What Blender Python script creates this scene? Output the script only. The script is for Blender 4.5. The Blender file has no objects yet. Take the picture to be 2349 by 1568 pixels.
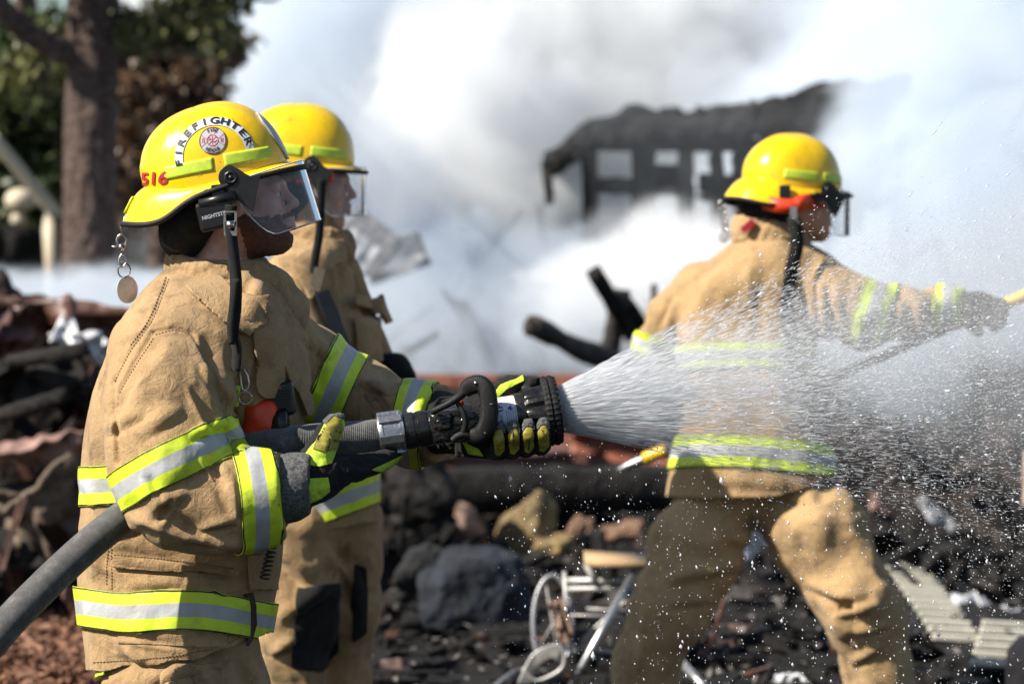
import bpy, bmesh, math, random, time
import numpy as np
from mathutils import Vector, Matrix
from mathutils.bvhtree import BVHTree
import openvdb as vdb
T0=time.time()
C=bpy.context.scene.collection
R=math.radians
rng=np.random.default_rng(7); random.seed(7)
# ---------------------------------------------------------------- camera, sky, sun, exposure
cam=bpy.data.cameras.new('camera'); co=bpy.data.objects.new('camera',cam); C.objects.link(co)
CAMZ=1.6; FX=5546.0; QC=1174.5; RH=423.0
co.location=(0,0,CAMZ); co.rotation_euler=(R(90),0,0)
cam.lens=85; cam.sensor_width=36; cam.shift_y=-361/2349; cam.clip_end=3000; cam.clip_start=.05
cam.dof.use_dof=True; cam.dof.focus_distance=4.88; cam.dof.aperture_fstop=2.8; cam.dof.aperture_blades=0
sc=bpy.context.scene; sc.camera=co
SUN_AZ=R(24); SUN_EL=R(41)      # sun from the left, a little from behind the camera
sdir=Vector((-math.cos(SUN_AZ)*math.cos(SUN_EL),-math.sin(SUN_AZ)*math.cos(SUN_EL),math.sin(SUN_EL)))
w=bpy.data.worlds.new('World'); sc.world=w; w.use_nodes=True
nt=w.node_tree; bg=nt.nodes['Background']; sky=nt.nodes.new('ShaderNodeTexSky'); sky.sky_type='NISHITA'
sky.sun_disc=False; sky.sun_elevation=SUN_EL; sky.sun_rotation=math.atan2(sdir.x,sdir.y); sky.dust_density=.6; sky.air_density=1.0
nt.links.new(sky.outputs[0],bg.inputs[0]); bg.inputs[1].default_value=.07
sl=bpy.data.lights.new('sun','SUN'); sl.energy=5; sl.angle=R(.5); sl.color=(1,.93,.82)
so=bpy.data.objects.new('sun',sl); C.objects.link(so); so.rotation_euler=sdir.to_track_quat('Z','Y').to_euler(); so.location=(-8,-5,12)
sc.view_settings.view_transform='Standard'; sc.view_settings.look='None'; sc.view_settings.gamma=1; sc.view_settings.exposure=.8
sc.view_settings.use_curve_mapping=False
cy=sc.cycles; cy.use_denoising=True; cy.max_bounces=10; cy.transparent_max_bounces=24; cy.diffuse_bounces=3; cy.glossy_bounces=3
cy.transmission_bounces=6; cy.volume_bounces=5; cy.volume_step_rate=1.0; cy.volume_max_steps=64; cy.sample_clamp_indirect=6
cy.caustics_reflective=False; cy.caustics_refractive=False

def Q(q,r,D): return np.array([(q-QC)*D/FX, D, CAMZ-(r-RH)*D/FX])
def PX(v,D=5.0): return v*D/FX          # pixels to metres at depth D
# ---------------------------------------------------------------- noise
class Noise:
    def __init__(s,seed): s.g=np.random.default_rng(seed).uniform(-1,1,(32,32,32)).astype(np.float32)
    def __call__(s,p):
        p=np.asarray(p,np.float32); i=np.floor(p).astype(np.int64); f=p-i; f=f*f*(3-2*f); o=0
        for a in (0,1):
            wx=f[...,0] if a else 1-f[...,0]
            for b in (0,1):
                wy=f[...,1] if b else 1-f[...,1]
                for c in (0,1):
                    wz=f[...,2] if c else 1-f[...,2]
                    o=o+s.g[(i[...,0]+a)&31,(i[...,1]+b)&31,(i[...,2]+c)&31]*wx*wy*wz
        return o
N1,N2,N3=Noise(1),Noise(2),Noise(3)
def fbm(p,n=3,N=N1):
    o=0;a=1
    for k in range(n): o=o+a*N(p*(2.03**k)+k*7.3); a*=.5
    return o
# ---------------------------------------------------------------- signed distance modelling
class Field:
    def __init__(s,lo,hi,h):
        s.lo=np.array(lo,float); s.h=h; s.n=np.ceil((np.array(hi)-s.lo)/h).astype(int)+1
        s.a=np.full(s.n,9.,np.float32)
        s.ax=[(s.lo[k]+h*np.arange(s.n[k])).astype(np.float32) for k in range(3)]
    def sl(s,lo,hi):
        i0=np.clip(np.floor((np.array(lo)-s.lo)/s.h).astype(int),0,s.n-1); i1=np.clip(np.ceil((np.array(hi)-s.lo)/s.h).astype(int)+1,1,s.n)
        sl=tuple(slice(a,max(a+1,b)) for a,b in zip(i0,i1))
        return sl,np.meshgrid(*[s.ax[k][sl[k]] for k in range(3)],indexing='ij')
    def add(s,fn,lo,hi,k=0.,sub=False):
        sl,(X,Y,Z)=s.sl(lo,hi); d=fn(X,Y,Z).astype(np.float32); a=s.a[sl]
        if sub:
            d=-d
            if k: h=np.clip(k-np.abs(a-d),0,None)/k; s.a[sl]=np.maximum(a,d)+h*h*k/4
            else: s.a[sl]=np.maximum(a,d)
        elif k: h=np.clip(k-np.abs(a-d),0,None)/k; s.a[sl]=np.minimum(a,d)-h*h*k/4
        else: s.a[sl]=np.minimum(a,d)
    def cone(s,a,b,ra,rb,k=.02,sq=(1,1,1),sub=False):
        a=np.array(a,float);b=np.array(b,float); m=max(ra,rb)+.03+k; q=np.array(sq)
        ba=(b-a)/q; L=max(ba@ba,1e-9)
        def fn(X,Y,Z):
            x=(X-a[0])/q[0];y=(Y-a[1])/q[1];z=(Z-a[2])/q[2]
            t=np.clip((x*ba[0]+y*ba[1]+z*ba[2])/L,0,1)
            return (np.sqrt((x-ba[0]*t)**2+(y-ba[1]*t)**2+(z-ba[2]*t)**2)-(ra+(rb-ra)*t))*min(sq)
        s.add(fn,np.minimum(a,b)-m*q,np.maximum(a,b)+m*q,k,sub)
    def chain(s,pts,k=.02,sq=(1,1,1)):
        for (a,ra),(b,rb) in zip(pts[:-1],pts[1:]): s.cone(a,b,ra,rb,k,sq)
    def ell(s,c,r,k=.01,M=None,sub=False):
        c=np.array(c,float); r=np.array(r,float); m=max(r)*1.15+.02+k
        Rm=np.eye(3) if M is None else np.array(M)   # columns: local axes in world
        def fn(X,Y,Z):
            x=X-c[0];y=Y-c[1];z=Z-c[2]
            l=[(x*Rm[0,j]+y*Rm[1,j]+z*Rm[2,j]) for j in range(3)]
            k0=np.sqrt((l[0]/r[0])**2+(l[1]/r[1])**2+(l[2]/r[2])**2); k1=np.sqrt((l[0]/r[0]**2)**2+(l[1]/r[1]**2)**2+(l[2]/r[2]**2)**2)
            return k0*(k0-1)/np.maximum(k1,1e-6)
        s.add(fn,c-m,c+m,k,sub)
    def box(s,c,r,rnd,k=.005,M=None,sub=False):
        c=np.array(c,float); r=np.array(r,float); m=np.linalg.norm(r)+.02+k
        Rm=np.eye(3) if M is None else np.array(M)
        def fn(X,Y,Z):
            x=X-c[0];y=Y-c[1];z=Z-c[2]
            q=[np.abs(x*Rm[0,j]+y*Rm[1,j]+z*Rm[2,j])-(r[j]-rnd) for j in range(3)]
            return np.sqrt(sum(np.maximum(t,0)**2 for t in q))+np.minimum(np.maximum(np.maximum(q[0],q[1]),q[2]),0)-rnd
        s.add(fn,c-m,c+m,k,sub)
    def loft(s,rows,k=.0,n=2.4):
        # rows: (z, xc, rx, yc, ry) sorted by z
        rows=np.array(sorted(rows),float)
        zs=np.linspace(rows[0,0],rows[-1,0],160)
        cols=[]
        for j in range(1,5):
            v=np.interp(zs,rows[:,0],rows[:,j]); kk=np.ones(9)/9; vp=np.pad(v,4,'edge'); v=np.convolve(vp,kk,'valid'); cols.append(v)
        lo=[rows[:,1].min()-rows[:,2].max()-.05,rows[:,3].min()-rows[:,4].max()-.05,rows[0,0]-.01]; hi=[rows[:,1].max()+rows[:,2].max()+.05,rows[:,3].max()+rows[:,4].max()+.05,rows[-1,0]+.08]
        def fn(X,Y,Z):
            z=Z[0,0,:]; xc,rx,yc,ry=[np.interp(z,zs,c)[None,None,:] for c in cols]
            g=(np.abs((X-xc)/rx)**n+np.abs((Y-yc)/ry)**n)**(1/n)
            d=(g-1)*np.minimum(rx,ry)
            return np.maximum(d,Z-rows[-1,0])
        s.add(fn,lo,hi,k)
    def sample(s,P):
        i=np.clip(np.round((P-s.lo)/s.h).astype(int),0,s.n-1); return s.a[i[:,0],i[:,1],i[:,2]]
    def mesh(s):
        a=np.minimum(s.a,s.h*4); g=vdb.FloatGrid(float(s.h*4)); g.copyFromArray(a,tolerance=0)
        p,t,q=g.convertToPolygons(isovalue=0.0,adaptivity=0.0)
        V=np.asarray(p,float)*s.h+s.lo; F=[tuple(f) for f in np.asarray(q)[:,::-1].tolist()]+[tuple(f) for f in np.asarray(t)[:,::-1].tolist()]
        return fixn(V,F)
def tri(F):
    o=[]
    for f in F:
        for k in range(1,len(f)-1): o.append((f[0],f[k],f[k+1]))
    return np.array(o,int).reshape(-1,3)
def normals(V,F):
    T=tri(F); n=np.cross(V[T[:,1]]-V[T[:,0]],V[T[:,2]]-V[T[:,0]]); N=np.zeros_like(V)
    for k in range(3):
        for c in range(3): N[:,c]+=np.bincount(T[:,k],n[:,c],len(V))
    return N/np.maximum(np.linalg.norm(N,axis=1,keepdims=True),1e-12)
def fixn(V,F):
    T=tri(F); vol=np.einsum('ij,ij->i',V[T[:,0]],np.cross(V[T[:,1]],V[T[:,2]])).sum()
    if vol<0: F=[f[::-1] for f in F]
    return V,F
def relax(V,F,it=2,w=.5):
    E=np.array([(f[k],f[(k+1)%len(f)]) for f in F for k in range(len(f))],int)
    n=len(V); deg=np.bincount(E[:,0],minlength=n)+np.bincount(E[:,1],minlength=n)
    for _ in range(it):
        A=np.zeros_like(V)
        for c in range(3): A[:,c]=np.bincount(E[:,0],V[E[:,1],c],n)+np.bincount(E[:,1],V[E[:,0],c],n)
        V=V+w*(A/np.maximum(deg,1)[:,None]-V)
    return V
def largest(V,F,minf=60):
    # drop tiny islands
    par=np.arange(len(V))
    E=np.array([(f[k],f[(k+1)%len(f)]) for f in F for k in range(len(f))],int)
    lab=np.arange(len(V))
    while True:
        m=np.minimum(lab[E[:,0]],lab[E[:,1]]); new=lab.copy(); np.minimum.at(new,E[:,0],m); np.minimum.at(new,E[:,1],m); new=new[new]
        if (new==lab).all(): break
        lab=new
    cnt=np.bincount(lab,minlength=len(V)); keep=cnt[lab]>minf
    return compact(V,[f for f in F if keep[f[0]]])
def compact(V,F,A=None):
    used=np.unique(np.array([i for f in F for i in f],int)) if F else np.zeros(0,int)
    mp=np.full(len(V),-1,int); mp[used]=np.arange(len(used))
    F=[tuple(mp[list(f)].tolist()) for f in F]
    return (V[used],F) if A is None else (V[used],F,A[used])
def clip(V,F,A,s):
    """keep the part of the mesh where s>0; A holds per-vertex data that is interpolated."""
    V=list(V); A=list(A); s=list(s); out=[]; cut={}
    pos=[x>0 for x in s]
    def cv(i,j):
        k=(i,j) if i<j else (j,i)
        if k not in cut:
            t=s[i]/(s[i]-s[j]); cut[k]=len(V); V.append(V[i]+(V[j]-V[i])*t); A.append(A[i]+(A[j]-A[i])*t)
        return cut[k]
    for f in F:
        c=sum(pos[i] for i in f)
        if c==0: continue
        if c==len(f): out.append(tuple(f)); continue
        p=[]
        for k in range(len(f)):
            i,j=f[k],f[(k+1)%len(f)]
            if pos[i]: p.append(i)
            if pos[i]!=pos[j]: p.append(cv(i,j))
        if len(p)>2: out.append(tuple(p))
    return compact(np.array(V),out,np.array(A))
# ---------------------------------------------------------------- objects
def mk(name,V,F,mat,parent=None,smooth=True,loc=None,label=None,cat=None,group=None,kind=None,attrs=None,mods=None,me=None):
    base=np.zeros(3)
    if parent is not None: base=np.array(parent.matrix_world.translation) if '_o' not in parent else np.array(parent['_o'])
    if loc is not None: base=np.array(loc,float)
    if me is None:
        me=bpy.data.meshes.new(name); me.from_pydata((np.asarray(V)-base).tolist(),[],F); me.update()
        if smooth: me.shade_smooth()
        for m in (mat if isinstance(mat,(list,tuple)) else [mat]): me.materials.append(m)
        for k,v in (attrs or {}).items():
            at=me.attributes.new(k,'FLOAT','POINT'); at.data.foreach_set('value',np.asarray(v,np.float32))
    o=bpy.data.objects.new(name,me); C.objects.link(o)
    if parent is not None: o.parent=parent; ob=parent['_o'] if '_o' in parent else base; o['_o']=list(map(float,ob))
    else: o.location=base; o['_o']=list(map(float,base))
    if label: o['label']=label
    if cat: o['category']=cat
    if group: o['group']=group
    if kind: o['kind']=kind
    return o
def thing(name,loc,label,cat,group=None):
    o=bpy.data.objects.new(name,None); C.objects.link(o); o.location=tuple(float(x) for x in loc); o['_o']=list(map(float,loc)); o.empty_display_size=.1
    o['label']=label; o['category']=cat
    if group: o['group']=group
    return o
def solid(o,t,off=1.0,rim=True):
    m=o.modifiers.new('s','SOLIDIFY'); m.thickness=t; m.offset=off; m.use_rim=rim; return o
def bevel(o,wd,seg=2):
    m=o.modifiers.new('b','BEVEL'); m.width=wd; m.segments=seg; m.limit_method='ANGLE'; m.angle_limit=R(40); return o
def patch(src,conds,name,mat,parent,off=.002,thick=.003,v=None,u=None,bulge=None,label=None,keepf=.15):
    """cut a piece of cloth out of a surface: src=(V,F,N); conds keep where >0"""
    V,F,N=src; conds=[np.asarray(c,float) for c in conds]
    k=np.ones(len(V),bool)
    ex=[v if v is not None else np.zeros(len(V)), u if u is not None else np.zeros(len(V))]
    A=np.column_stack(conds+ex+[N])
    F=[f for f in F if all((A[list(f),j]>0).any() for j in range(len(conds)))]
    V,F,A=compact(V,F,A)
    for j in range(len(conds)):
        if len(F)==0: print('EMPTY PATCH',name); return None
        V,F,A=clip(V,F,A,A[:,j])
    if len(F)==0: print('EMPTY PATCH',name); return None
    E=np.array([(f[k],f[(k+1)%len(f)]) for f in F for k in range(len(f))],int); lab=np.arange(len(V))
    while True:
        m_=np.minimum(lab[E[:,0]],lab[E[:,1]]); nw=lab.copy(); np.minimum.at(nw,E[:,0],m_); np.minimum.at(nw,E[:,1],m_); nw=nw[nw]
        if (nw==lab).all(): break
        lab=nw
    fl=lab[[f[0] for f in F]]; ids,ct=np.unique(fl,return_counts=True); big=[i for i,c_ in zip(ids,ct) if c_>=keepf*ct.max() and c_>3]
    res=None
    for bi in big:
        Vi,Fi,Ai=compact(V,[f for f,l in zip(F,fl) if l==bi],A)
        o=_patch1(Vi,Fi,Ai,conds,name,mat,parent,off,thick,bulge); res=res or o
        if label: o['label']=label
    return res
def _patch1(V,F,A,conds,name,mat,parent,off,thick,bulge):
    n=A[:,-3:]; n=n/np.maximum(np.linalg.norm(n,axis=1,keepdims=True),1e-9)
    V=V+n*off
    if bulge: V=V+n*(bulge*np.clip(np.min(A[:,:len(conds)],axis=1)/.02,0,1))[:,None]
    o=mk(name,V,F,mat,parent,attrs={'v':A[:,len(conds)],'u':A[:,len(conds)+1]})
    solid(o,thick,0)
    return o
def polydist(x,z,pts):
    """signed distance (positive inside) to polygon, in the units of pts"""
    P=np.array(pts,float); d=np.full(x.shape,1e9); ins=np.zeros(x.shape,bool)
    for i in range(len(P)):
        a=P[i];b=P[(i+1)%len(P)]; e=b-a; t=np.clip(((x-a[0])*e[0]+(z-a[1])*e[1])/max(e@e,1e-9),0,1)
        d=np.minimum(d,np.hypot(x-a[0]-e[0]*t,z-a[1]-e[1]*t))
        c=((a[1]>z)!=(b[1]>z))&(x<(b[0]-a[0])*(z-a[1])/((b[1]-a[1]) if b[1]!=a[1] else 1e-9)+a[0]); ins^=c
    return np.where(ins,d,-d)
def linedist(x,z,pts):
    P=np.array(pts,float); d=np.full(x.shape,1e9)
    for a,b in zip(P[:-1],P[1:]):
        e=b-a; t=np.clip(((x-a[0])*e[0]+(z-a[1])*e[1])/max(e@e,1e-9),0,1); d=np.minimum(d,np.hypot(x-a[0]-e[0]*t,z-a[1]-e[1]*t))
    return d
def toq(V): # the surveyed photo coordinates of points, used only to lay out the tailoring
    return QC+V[:,0]*FX/V[:,1], RH+(CAMZ-V[:,2])*FX/V[:,1]
def spline(pts,n):
    P=np.array(pts,float); m=len(P)
    if m==2: t=np.linspace(0,1,n)[:,None]; return P[0]*(1-t)+P[1]*t
    E=np.vstack([2*P[0]-P[1],P,2*P[-1]-P[-2]]); o=[]
    for t in np.linspace(0,m-1-1e-9,n):
        i=int(t); f=t-i; a,b,c,d=E[i],E[i+1],E[i+2],E[i+3]
        o.append(.5*((2*b)+(c-a)*f+(2*a-5*b+4*c-d)*f*f+(3*b-a-3*c+d)*f**3))
    return np.array(o)
def frames(P):
    T=np.gradient(P,axis=0); T/=np.linalg.norm(T,axis=1,keepdims=True); up=np.array([0,1,.03]); 
    n=np.cross(T[0],up); n/=np.linalg.norm(n); Ns=[n]
    for i in range(1,len(P)):
        n=Ns[-1]-T[i]*(Ns[-1]@T[i]); n/=np.linalg.norm(n); Ns.append(n)
    Ns=np.array(Ns); return T,Ns,np.cross(T,Ns)
def tube(P,rad,seg=12,cap=True,closed=False):
    P=np.asarray(P,float); n=len(P); rad=np.broadcast_to(np.asarray(rad,float),(n,)); T,A,B=frames(P)
    if closed:
        T=np.roll(P,-1,0)-np.roll(P,1,0); T/=np.linalg.norm(T,axis=1,keepdims=True)
        c=P.mean(0); A=P-c; A-=T*np.sum(A*T,1)[:,None]; A/=np.linalg.norm(A,axis=1,keepdims=True); B=np.cross(T,A)
    th=np.linspace(0,2*math.pi,seg,endpoint=False)
    V=(P[:,None,:]+rad[:,None,None]*(A[:,None,:]*np.cos(th)[None,:,None]+B[:,None,:]*np.sin(th)[None,:,None])).reshape(-1,3)
    F=[]
    for i in range(n if closed else n-1):
        j=(i+1)%n
        for k in range(seg): F.append((i*seg+k,i*seg+(k+1)%seg,j*seg+(k+1)%seg,j*seg+k))
    if cap and not closed: F+= [tuple(range(seg))[::-1],tuple(range((n-1)*seg,n*seg))]
    return V,F
def ribbon(P,wv,width,thick):
    """flat strap along P; wv: width direction(s)"""
    P=np.asarray(P,float); n=len(P); T=np.gradient(P,axis=0); T/=np.linalg.norm(T,axis=1,keepdims=True)
    W=np.broadcast_to(np.asarray(wv,float),(n,3)).copy(); W-=T*np.sum(W*T,1)[:,None]; W/=np.linalg.norm(W,axis=1,keepdims=True); Nn=np.cross(T,W)
    width=np.broadcast_to(width,(n,)); V=[]
    for sx,sy in ((-1,-1),(1,-1),(1,1),(-1,1)): V.append(P+W*(sx*width/2)[:,None]+Nn*(sy*thick/2))
    V=np.stack(V,1).reshape(-1,3); F=[]
    for i in range(n-1):
        for k in range(4): F.append((i*4+k,i*4+(k+1)%4,(i+1)*4+(k+1)%4,(i+1)*4+k))
    F+=[(0,3,2,1),((n-1)*4,(n-1)*4+1,(n-1)*4+2,(n-1)*4+3)]
    return V,F
def boxm(c,r,M=None,jit=0,rg=None):
    c=np.array(c,float); r=np.array(r,float)
    V=np.array([[x,y,z] for x in(-1,1) for y in(-1,1) for z in(-1,1)],float)*r
    if jit: V=V+(rg or rng).uniform(-jit,jit,V.shape)*r
    if M is not None: V=V@np.array(M).T
    return V+c,[(0,1,3,2),(4,6,7,5),(0,4,5,1),(2,3,7,6),(0,2,6,4),(1,5,7,3)]
def join(parts):
    V=[];F=[];n=0
    for v,f in parts: V.append(np.asarray(v)); F+=[tuple(i+n for i in g) for g in f]; n+=len(v)
    return np.vstack(V),F
def rot(ax,a): return np.array(Matrix.Rotation(a,3,ax))
def ico(sub=1):
    bm=bmesh.new(); bmesh.ops.create_icosphere(bm,subdivisions=sub,radius=1); V=np.array([v.co[:] for v in bm.verts]); F=[tuple(v.index for v in f.verts) for f in bm.faces]; bm.free(); return V,F
def revolve(prof,seg=40,fn=None):
    """prof: (x,r) list; axis x"""
    V=[];F=[]; n=len(prof)
    for i,(x,r) in enumerate(prof):
        for k in range(seg):
            a=2*math.pi*k/seg; rr=r if fn is None else fn(x,r,a,i); V.append((x,rr*math.cos(a),rr*math.sin(a)))
    for i in range(n-1):
        for k in range(seg): F.append((i*seg+k,i*seg+(k+1)%seg,(i+1)*seg+(k+1)%seg,(i+1)*seg+k))
    F+=[tuple(range(seg))[::-1],tuple(range((n-1)*seg,n*seg))]
    V,F=fixn(np.array(V),F); return V,F
# ---------------------------------------------------------------- materials
MATS={}
def nodes(name):
    m=bpy.data.materials.new(name); m.use_nodes=True; t=m.node_tree; MATS[name]=m
    return m,t,t.nodes['Principled BSDF'],t.nodes['Material Output']
def NN(t,ty,**k):
    n=t.nodes.new(ty)
    for a,b in k.items():
        if a.startswith('i_'): n.inputs[int(a[2:]) if a[2:].isdigit() else a[2:].replace('_',' ')].default_value=b
        else: setattr(n,a,b)
    return n
def ramp(t,fac,stops,interp='LINEAR'):
    r=t.nodes.new('ShaderNodeValToRGB'); e=r.color_ramp; e.interpolation=interp
    while len(e.elements)<len(stops): e.elements.new(.5)
    for el,(p,c) in zip(e.elements,stops): el.position=p; el.color=(*c,1) if len(c)==3 else c
    t.links.new(fac,r.inputs[0]); return r
def mix(t,fac,a,b,mode='MIX'):
    n=t.nodes.new('ShaderNodeMix'); n.data_type='RGBA'; n.blend_type=mode
    for s,v in ((0,fac),(6,a),(7,b)):
        if hasattr(v,'is_linked') or isinstance(v,bpy.types.NodeSocket): t.links.new(v,n.inputs[s])
        else: n.inputs[s].default_value=v if s==0 else (*v,1)
    return n.outputs[2]
def M(name,col,rough=.8,metal=0,spec=.5,var=.25,vs=30,bump=0,bs=300,col2=None,coat=0,sheen=0,dirt=0,bdist=.002,detail=4,speck=0):
    m,t,b,o=nodes(name); tc=NN(t,'ShaderNodeTexCoord')
    n=NN(t,'ShaderNodeTexNoise',i_Scale=vs,i_Detail=detail,i_Roughness=.6); t.links.new(tc.outputs['Object'],n.inputs[0])
    c2=col2 or tuple(x*(1-var) for x in col)
    r=ramp(t,n.outputs[0],[(.3,c2),(.68,col)]); cs=r.outputs[0]
    if dirt:
        n2=NN(t,'ShaderNodeTexNoise',i_Scale=9,i_Detail=6,i_Roughness=.75); t.links.new(tc.outputs['Object'],n2.inputs[0])
        r2=ramp(t,n2.outputs[0],[(.52,(0,0,0)),(.72,(1,1,1))]); mm=t.nodes.new('ShaderNodeMath'); mm.operation='MULTIPLY'; t.links.new(r2.outputs[0],mm.inputs[0]); mm.inputs[1].default_value=dirt
        cs=mix(t,mm.outputs[0],cs,(.06,.045,.03))
    if speck:
        n4=NN(t,'ShaderNodeTexNoise',i_Scale=95,i_Detail=2,i_Roughness=.5); t.links.new(tc.outputs['Object'],n4.inputs[0]); r4=ramp(t,n4.outputs[0],[(.70,(0,0,0)),(.74,(speck,)*3)]); cs=mix(t,r4.outputs[0],cs,(.05,.035,.02))
        n6=NN(t,'ShaderNodeTexNoise',i_Scale=14,i_Detail=8,i_Roughness=.8,i_Distortion=2.5); t.links.new(tc.outputs['Object'],n6.inputs[0]); r6=ramp(t,n6.outputs[0],[(.35,(.14,)*3),(.6,(.34,)*3)]); t.links.new(r6.outputs[0],b.inputs['Roughness'])
    t.links.new(cs,b.inputs['Base Color']); b.inputs['Roughness'].default_value=rough; b.inputs['Metallic'].default_value=metal
    b.inputs['Specular IOR Level'].default_value=spec; b.inputs['Coat Weight'].default_value=coat; b.inputs['Sheen Weight'].default_value=sheen
    if bump:
        n3=NN(t,'ShaderNodeTexNoise',i_Scale=bs,i_Detail=3); t.links.new(tc.outputs['Object'],n3.inputs[0])
        bp=NN(t,'ShaderNodeBump'); bp.inputs['Strength'].default_value=bump; bp.inputs['Distance'].default_value=bdist; t.links.new(n3.outputs[0],bp.inputs['Height']); t.links.new(bp.outputs[0],b.inputs['Normal'])
    return m
def bandmat(name,l,d,s):
    m,t,b,o=nodes(name); at=NN(t,'ShaderNodeAttribute',attribute_name='v'); ab=NN(t,'ShaderNodeMath',operation='ABSOLUTE'); t.links.new(at.outputs['Fac'],ab.inputs[0])
    tc=NN(t,'ShaderNodeTexCoord'); n=NN(t,'ShaderNodeTexNoise',i_Scale=14,i_Detail=6,i_Roughness=.7); t.links.new(tc.outputs['Object'],n.inputs[0])
    r=ramp(t,ab.outputs[0],[(0,s),(.335,s),(.345,l),(.90,l),(.91,(.012,.012,.014)),(.975,(.012,.012,.014)),(.985,l)],'CONSTANT')
    dr=ramp(t,n.outputs[0],[(.46,(0,0,0)),(.8,(.6,.6,.6))]); c=mix(t,dr.outputs[0],r.outputs[0],d)
    n2=NN(t,'ShaderNodeTexNoise',i_Scale=120,i_Detail=3,i_Roughness=.7); t.links.new(tc.outputs['Object'],n2.inputs[0]); r3=ramp(t,n2.outputs[0],[(.68,(0,0,0)),(.76,(.6,.6,.6))]); c=mix(t,r3.outputs[0],c,d)
    t.links.new(c,b.inputs['Base Color']); b.inputs['Roughness'].default_value=.5; b.inputs['Specular IOR Level'].default_value=.4
    n3=NN(t,'ShaderNodeTexNoise',i_Scale=45,i_Detail=3); t.links.new(tc.outputs['Object'],n3.inputs[0]); bp=NN(t,'ShaderNodeBump'); bp.inputs['Strength'].default_value=.5; bp.inputs['Distance'].default_value=.004; t.links.new(n3.outputs[0],bp.inputs['Height']); t.links.new(bp.outputs[0],b.inputs['Normal'])
    return m
def clothmat(name,c1,c2,dark,soil=.5):
    m,t,b,o=nodes(name); tc=NN(t,'ShaderNodeTexCoord'); O=tc.outputs['Object']
    n=NN(t,'ShaderNodeTexNoise',i_Scale=5,i_Detail=7,i_Roughness=.65); t.links.new(O,n.inputs[0]); r=ramp(t,n.outputs[0],[(.3,c2),(.65,c1)])
    n2=NN(t,'ShaderNodeTexNoise',i_Scale=11,i_Detail=8,i_Roughness=.78); t.links.new(O,n2.inputs[0]); r2=ramp(t,n2.outputs[0],[(.5,(0,0,0)),(.74,(soil,soil,soil))]); c=mix(t,r2.outputs[0],r.outputs[0],dark)
    at=NN(t,'ShaderNodeAttribute',attribute_name='seam'); c=mix(t,at.outputs['Fac'],c,tuple(x*.35 for x in c2))
    n4=NN(t,'ShaderNodeTexNoise',i_Scale=420,i_Detail=2); t.links.new(O,n4.inputs[0]); r4=ramp(t,n4.outputs[0],[(.35,(.82,.82,.82)),(.65,(1,1,1))]); c=mix(t,1.0,c,r4.outputs[0],'MULTIPLY')
    t.links.new(c,b.inputs['Base Color']); b.inputs['Roughness'].default_value=.92; b.inputs['Specular IOR Level'].default_value=.2; b.inputs['Sheen Weight'].default_value=.15
    n3=NN(t,'ShaderNodeTexNoise',i_Scale=550,i_Detail=2); t.links.new(O,n3.inputs[0]); n5=NN(t,'ShaderNodeTexNoise',i_Scale=38,i_Detail=4,i_Roughness=.6,i_Distortion=.8); t.links.new(O,n5.inputs[0])
    ad=NN(t,'ShaderNodeMath',operation='MULTIPLY_ADD'); t.links.new(n5.outputs[0],ad.inputs[0]); ad.inputs[1].default_value=3.0; t.links.new(n3.outputs[0],ad.inputs[2])
    rd=NN(t,'ShaderNodeTexNoise',noise_type='RIDGED_MULTIFRACTAL',i_Scale=7.5,i_Detail=3,i_Distortion=.5); mp=NN(t,'ShaderNodeMapping'); mp.inputs['Scale'].default_value=(1.3,1.3,.6); mp.inputs['Rotation'].default_value=(.2,.5,0); t.links.new(O,mp.inputs[0]); t.links.new(mp.outputs[0],rd.inputs[0])
    a2=NN(t,'ShaderNodeMath',operation='MULTIPLY_ADD'); t.links.new(rd.outputs[0],a2.inputs[0]); a2.inputs[1].default_value=-1.6; t.links.new(ad.outputs[0],a2.inputs[2]); ad=a2
    bp=NN(t,'ShaderNodeBump'); bp.inputs['Strength'].default_value=.65; bp.inputs['Distance'].default_value=.0036; t.links.new(ad.outputs[0],bp.inputs['Height']); t.links.new(bp.outputs[0],b.inputs['Normal'])
    return m
cloth=clothmat('tan_turnout_cloth',(.50,.33,.165),(.37,.235,.112),(.06,.038,.02),.75)
cloth3=clothmat('pale_tan_turnout_cloth',(.52,.345,.17),(.41,.265,.125),(.10,.06,.03),.6)
band=bandmat('lime_silver_band',(.64,.80,.035),(.18,.18,.06),(.42,.43,.44))
yellow=M('yellow_helmet_shell',(.90,.57,.003),.16,spec=.5,var=.04,vs=12,coat=.25,bump=.08,bs=50,dirt=.32,bdist=.001,speck=.7)
yellow_in=M('helmet_inside',(.02,.02,.02),.8)
black_rub=M('black_rubber',(.006,.006,.007),.6,spec=.3,bump=.4,bs=400,col2=(.016,.0155,.015))
black_pl=M('black_plastic',(.007,.007,.008),.35,col2=(.013,.013,.014),bump=.1,bs=100)
black_fab=M('black_fabric',(.010,.010,.010),.95,bump=.5,bs=500,col2=(.02,.019,.018),sheen=.05,spec=.25)
grey_fuzz=M('dusty_black_knit',(.03,.03,.03),.95,col2=(.17,.17,.17),vs=240,bump=.8,bs=420)
lime_sticker=M('lime_reflective_sticker',(.62,.78,.05),.35,col2=(.42,.56,.05),vs=90,bump=.05,detail=8)
lime_fab=M('lime_glove_fabric',(.58,.78,.04),.8,col2=(.36,.50,.05),vs=60,bump=.4,bs=250,dirt=.5)
yel_rub=M('yellow_glove_rubber',(.40,.34,.03),.5,col2=(.17,.14,.025),vs=50,bump=.3,bs=120)
white_st=M('white_sticker',(.75,.77,.8),.35,col2=(.6,.62,.66),vs=60)
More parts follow.
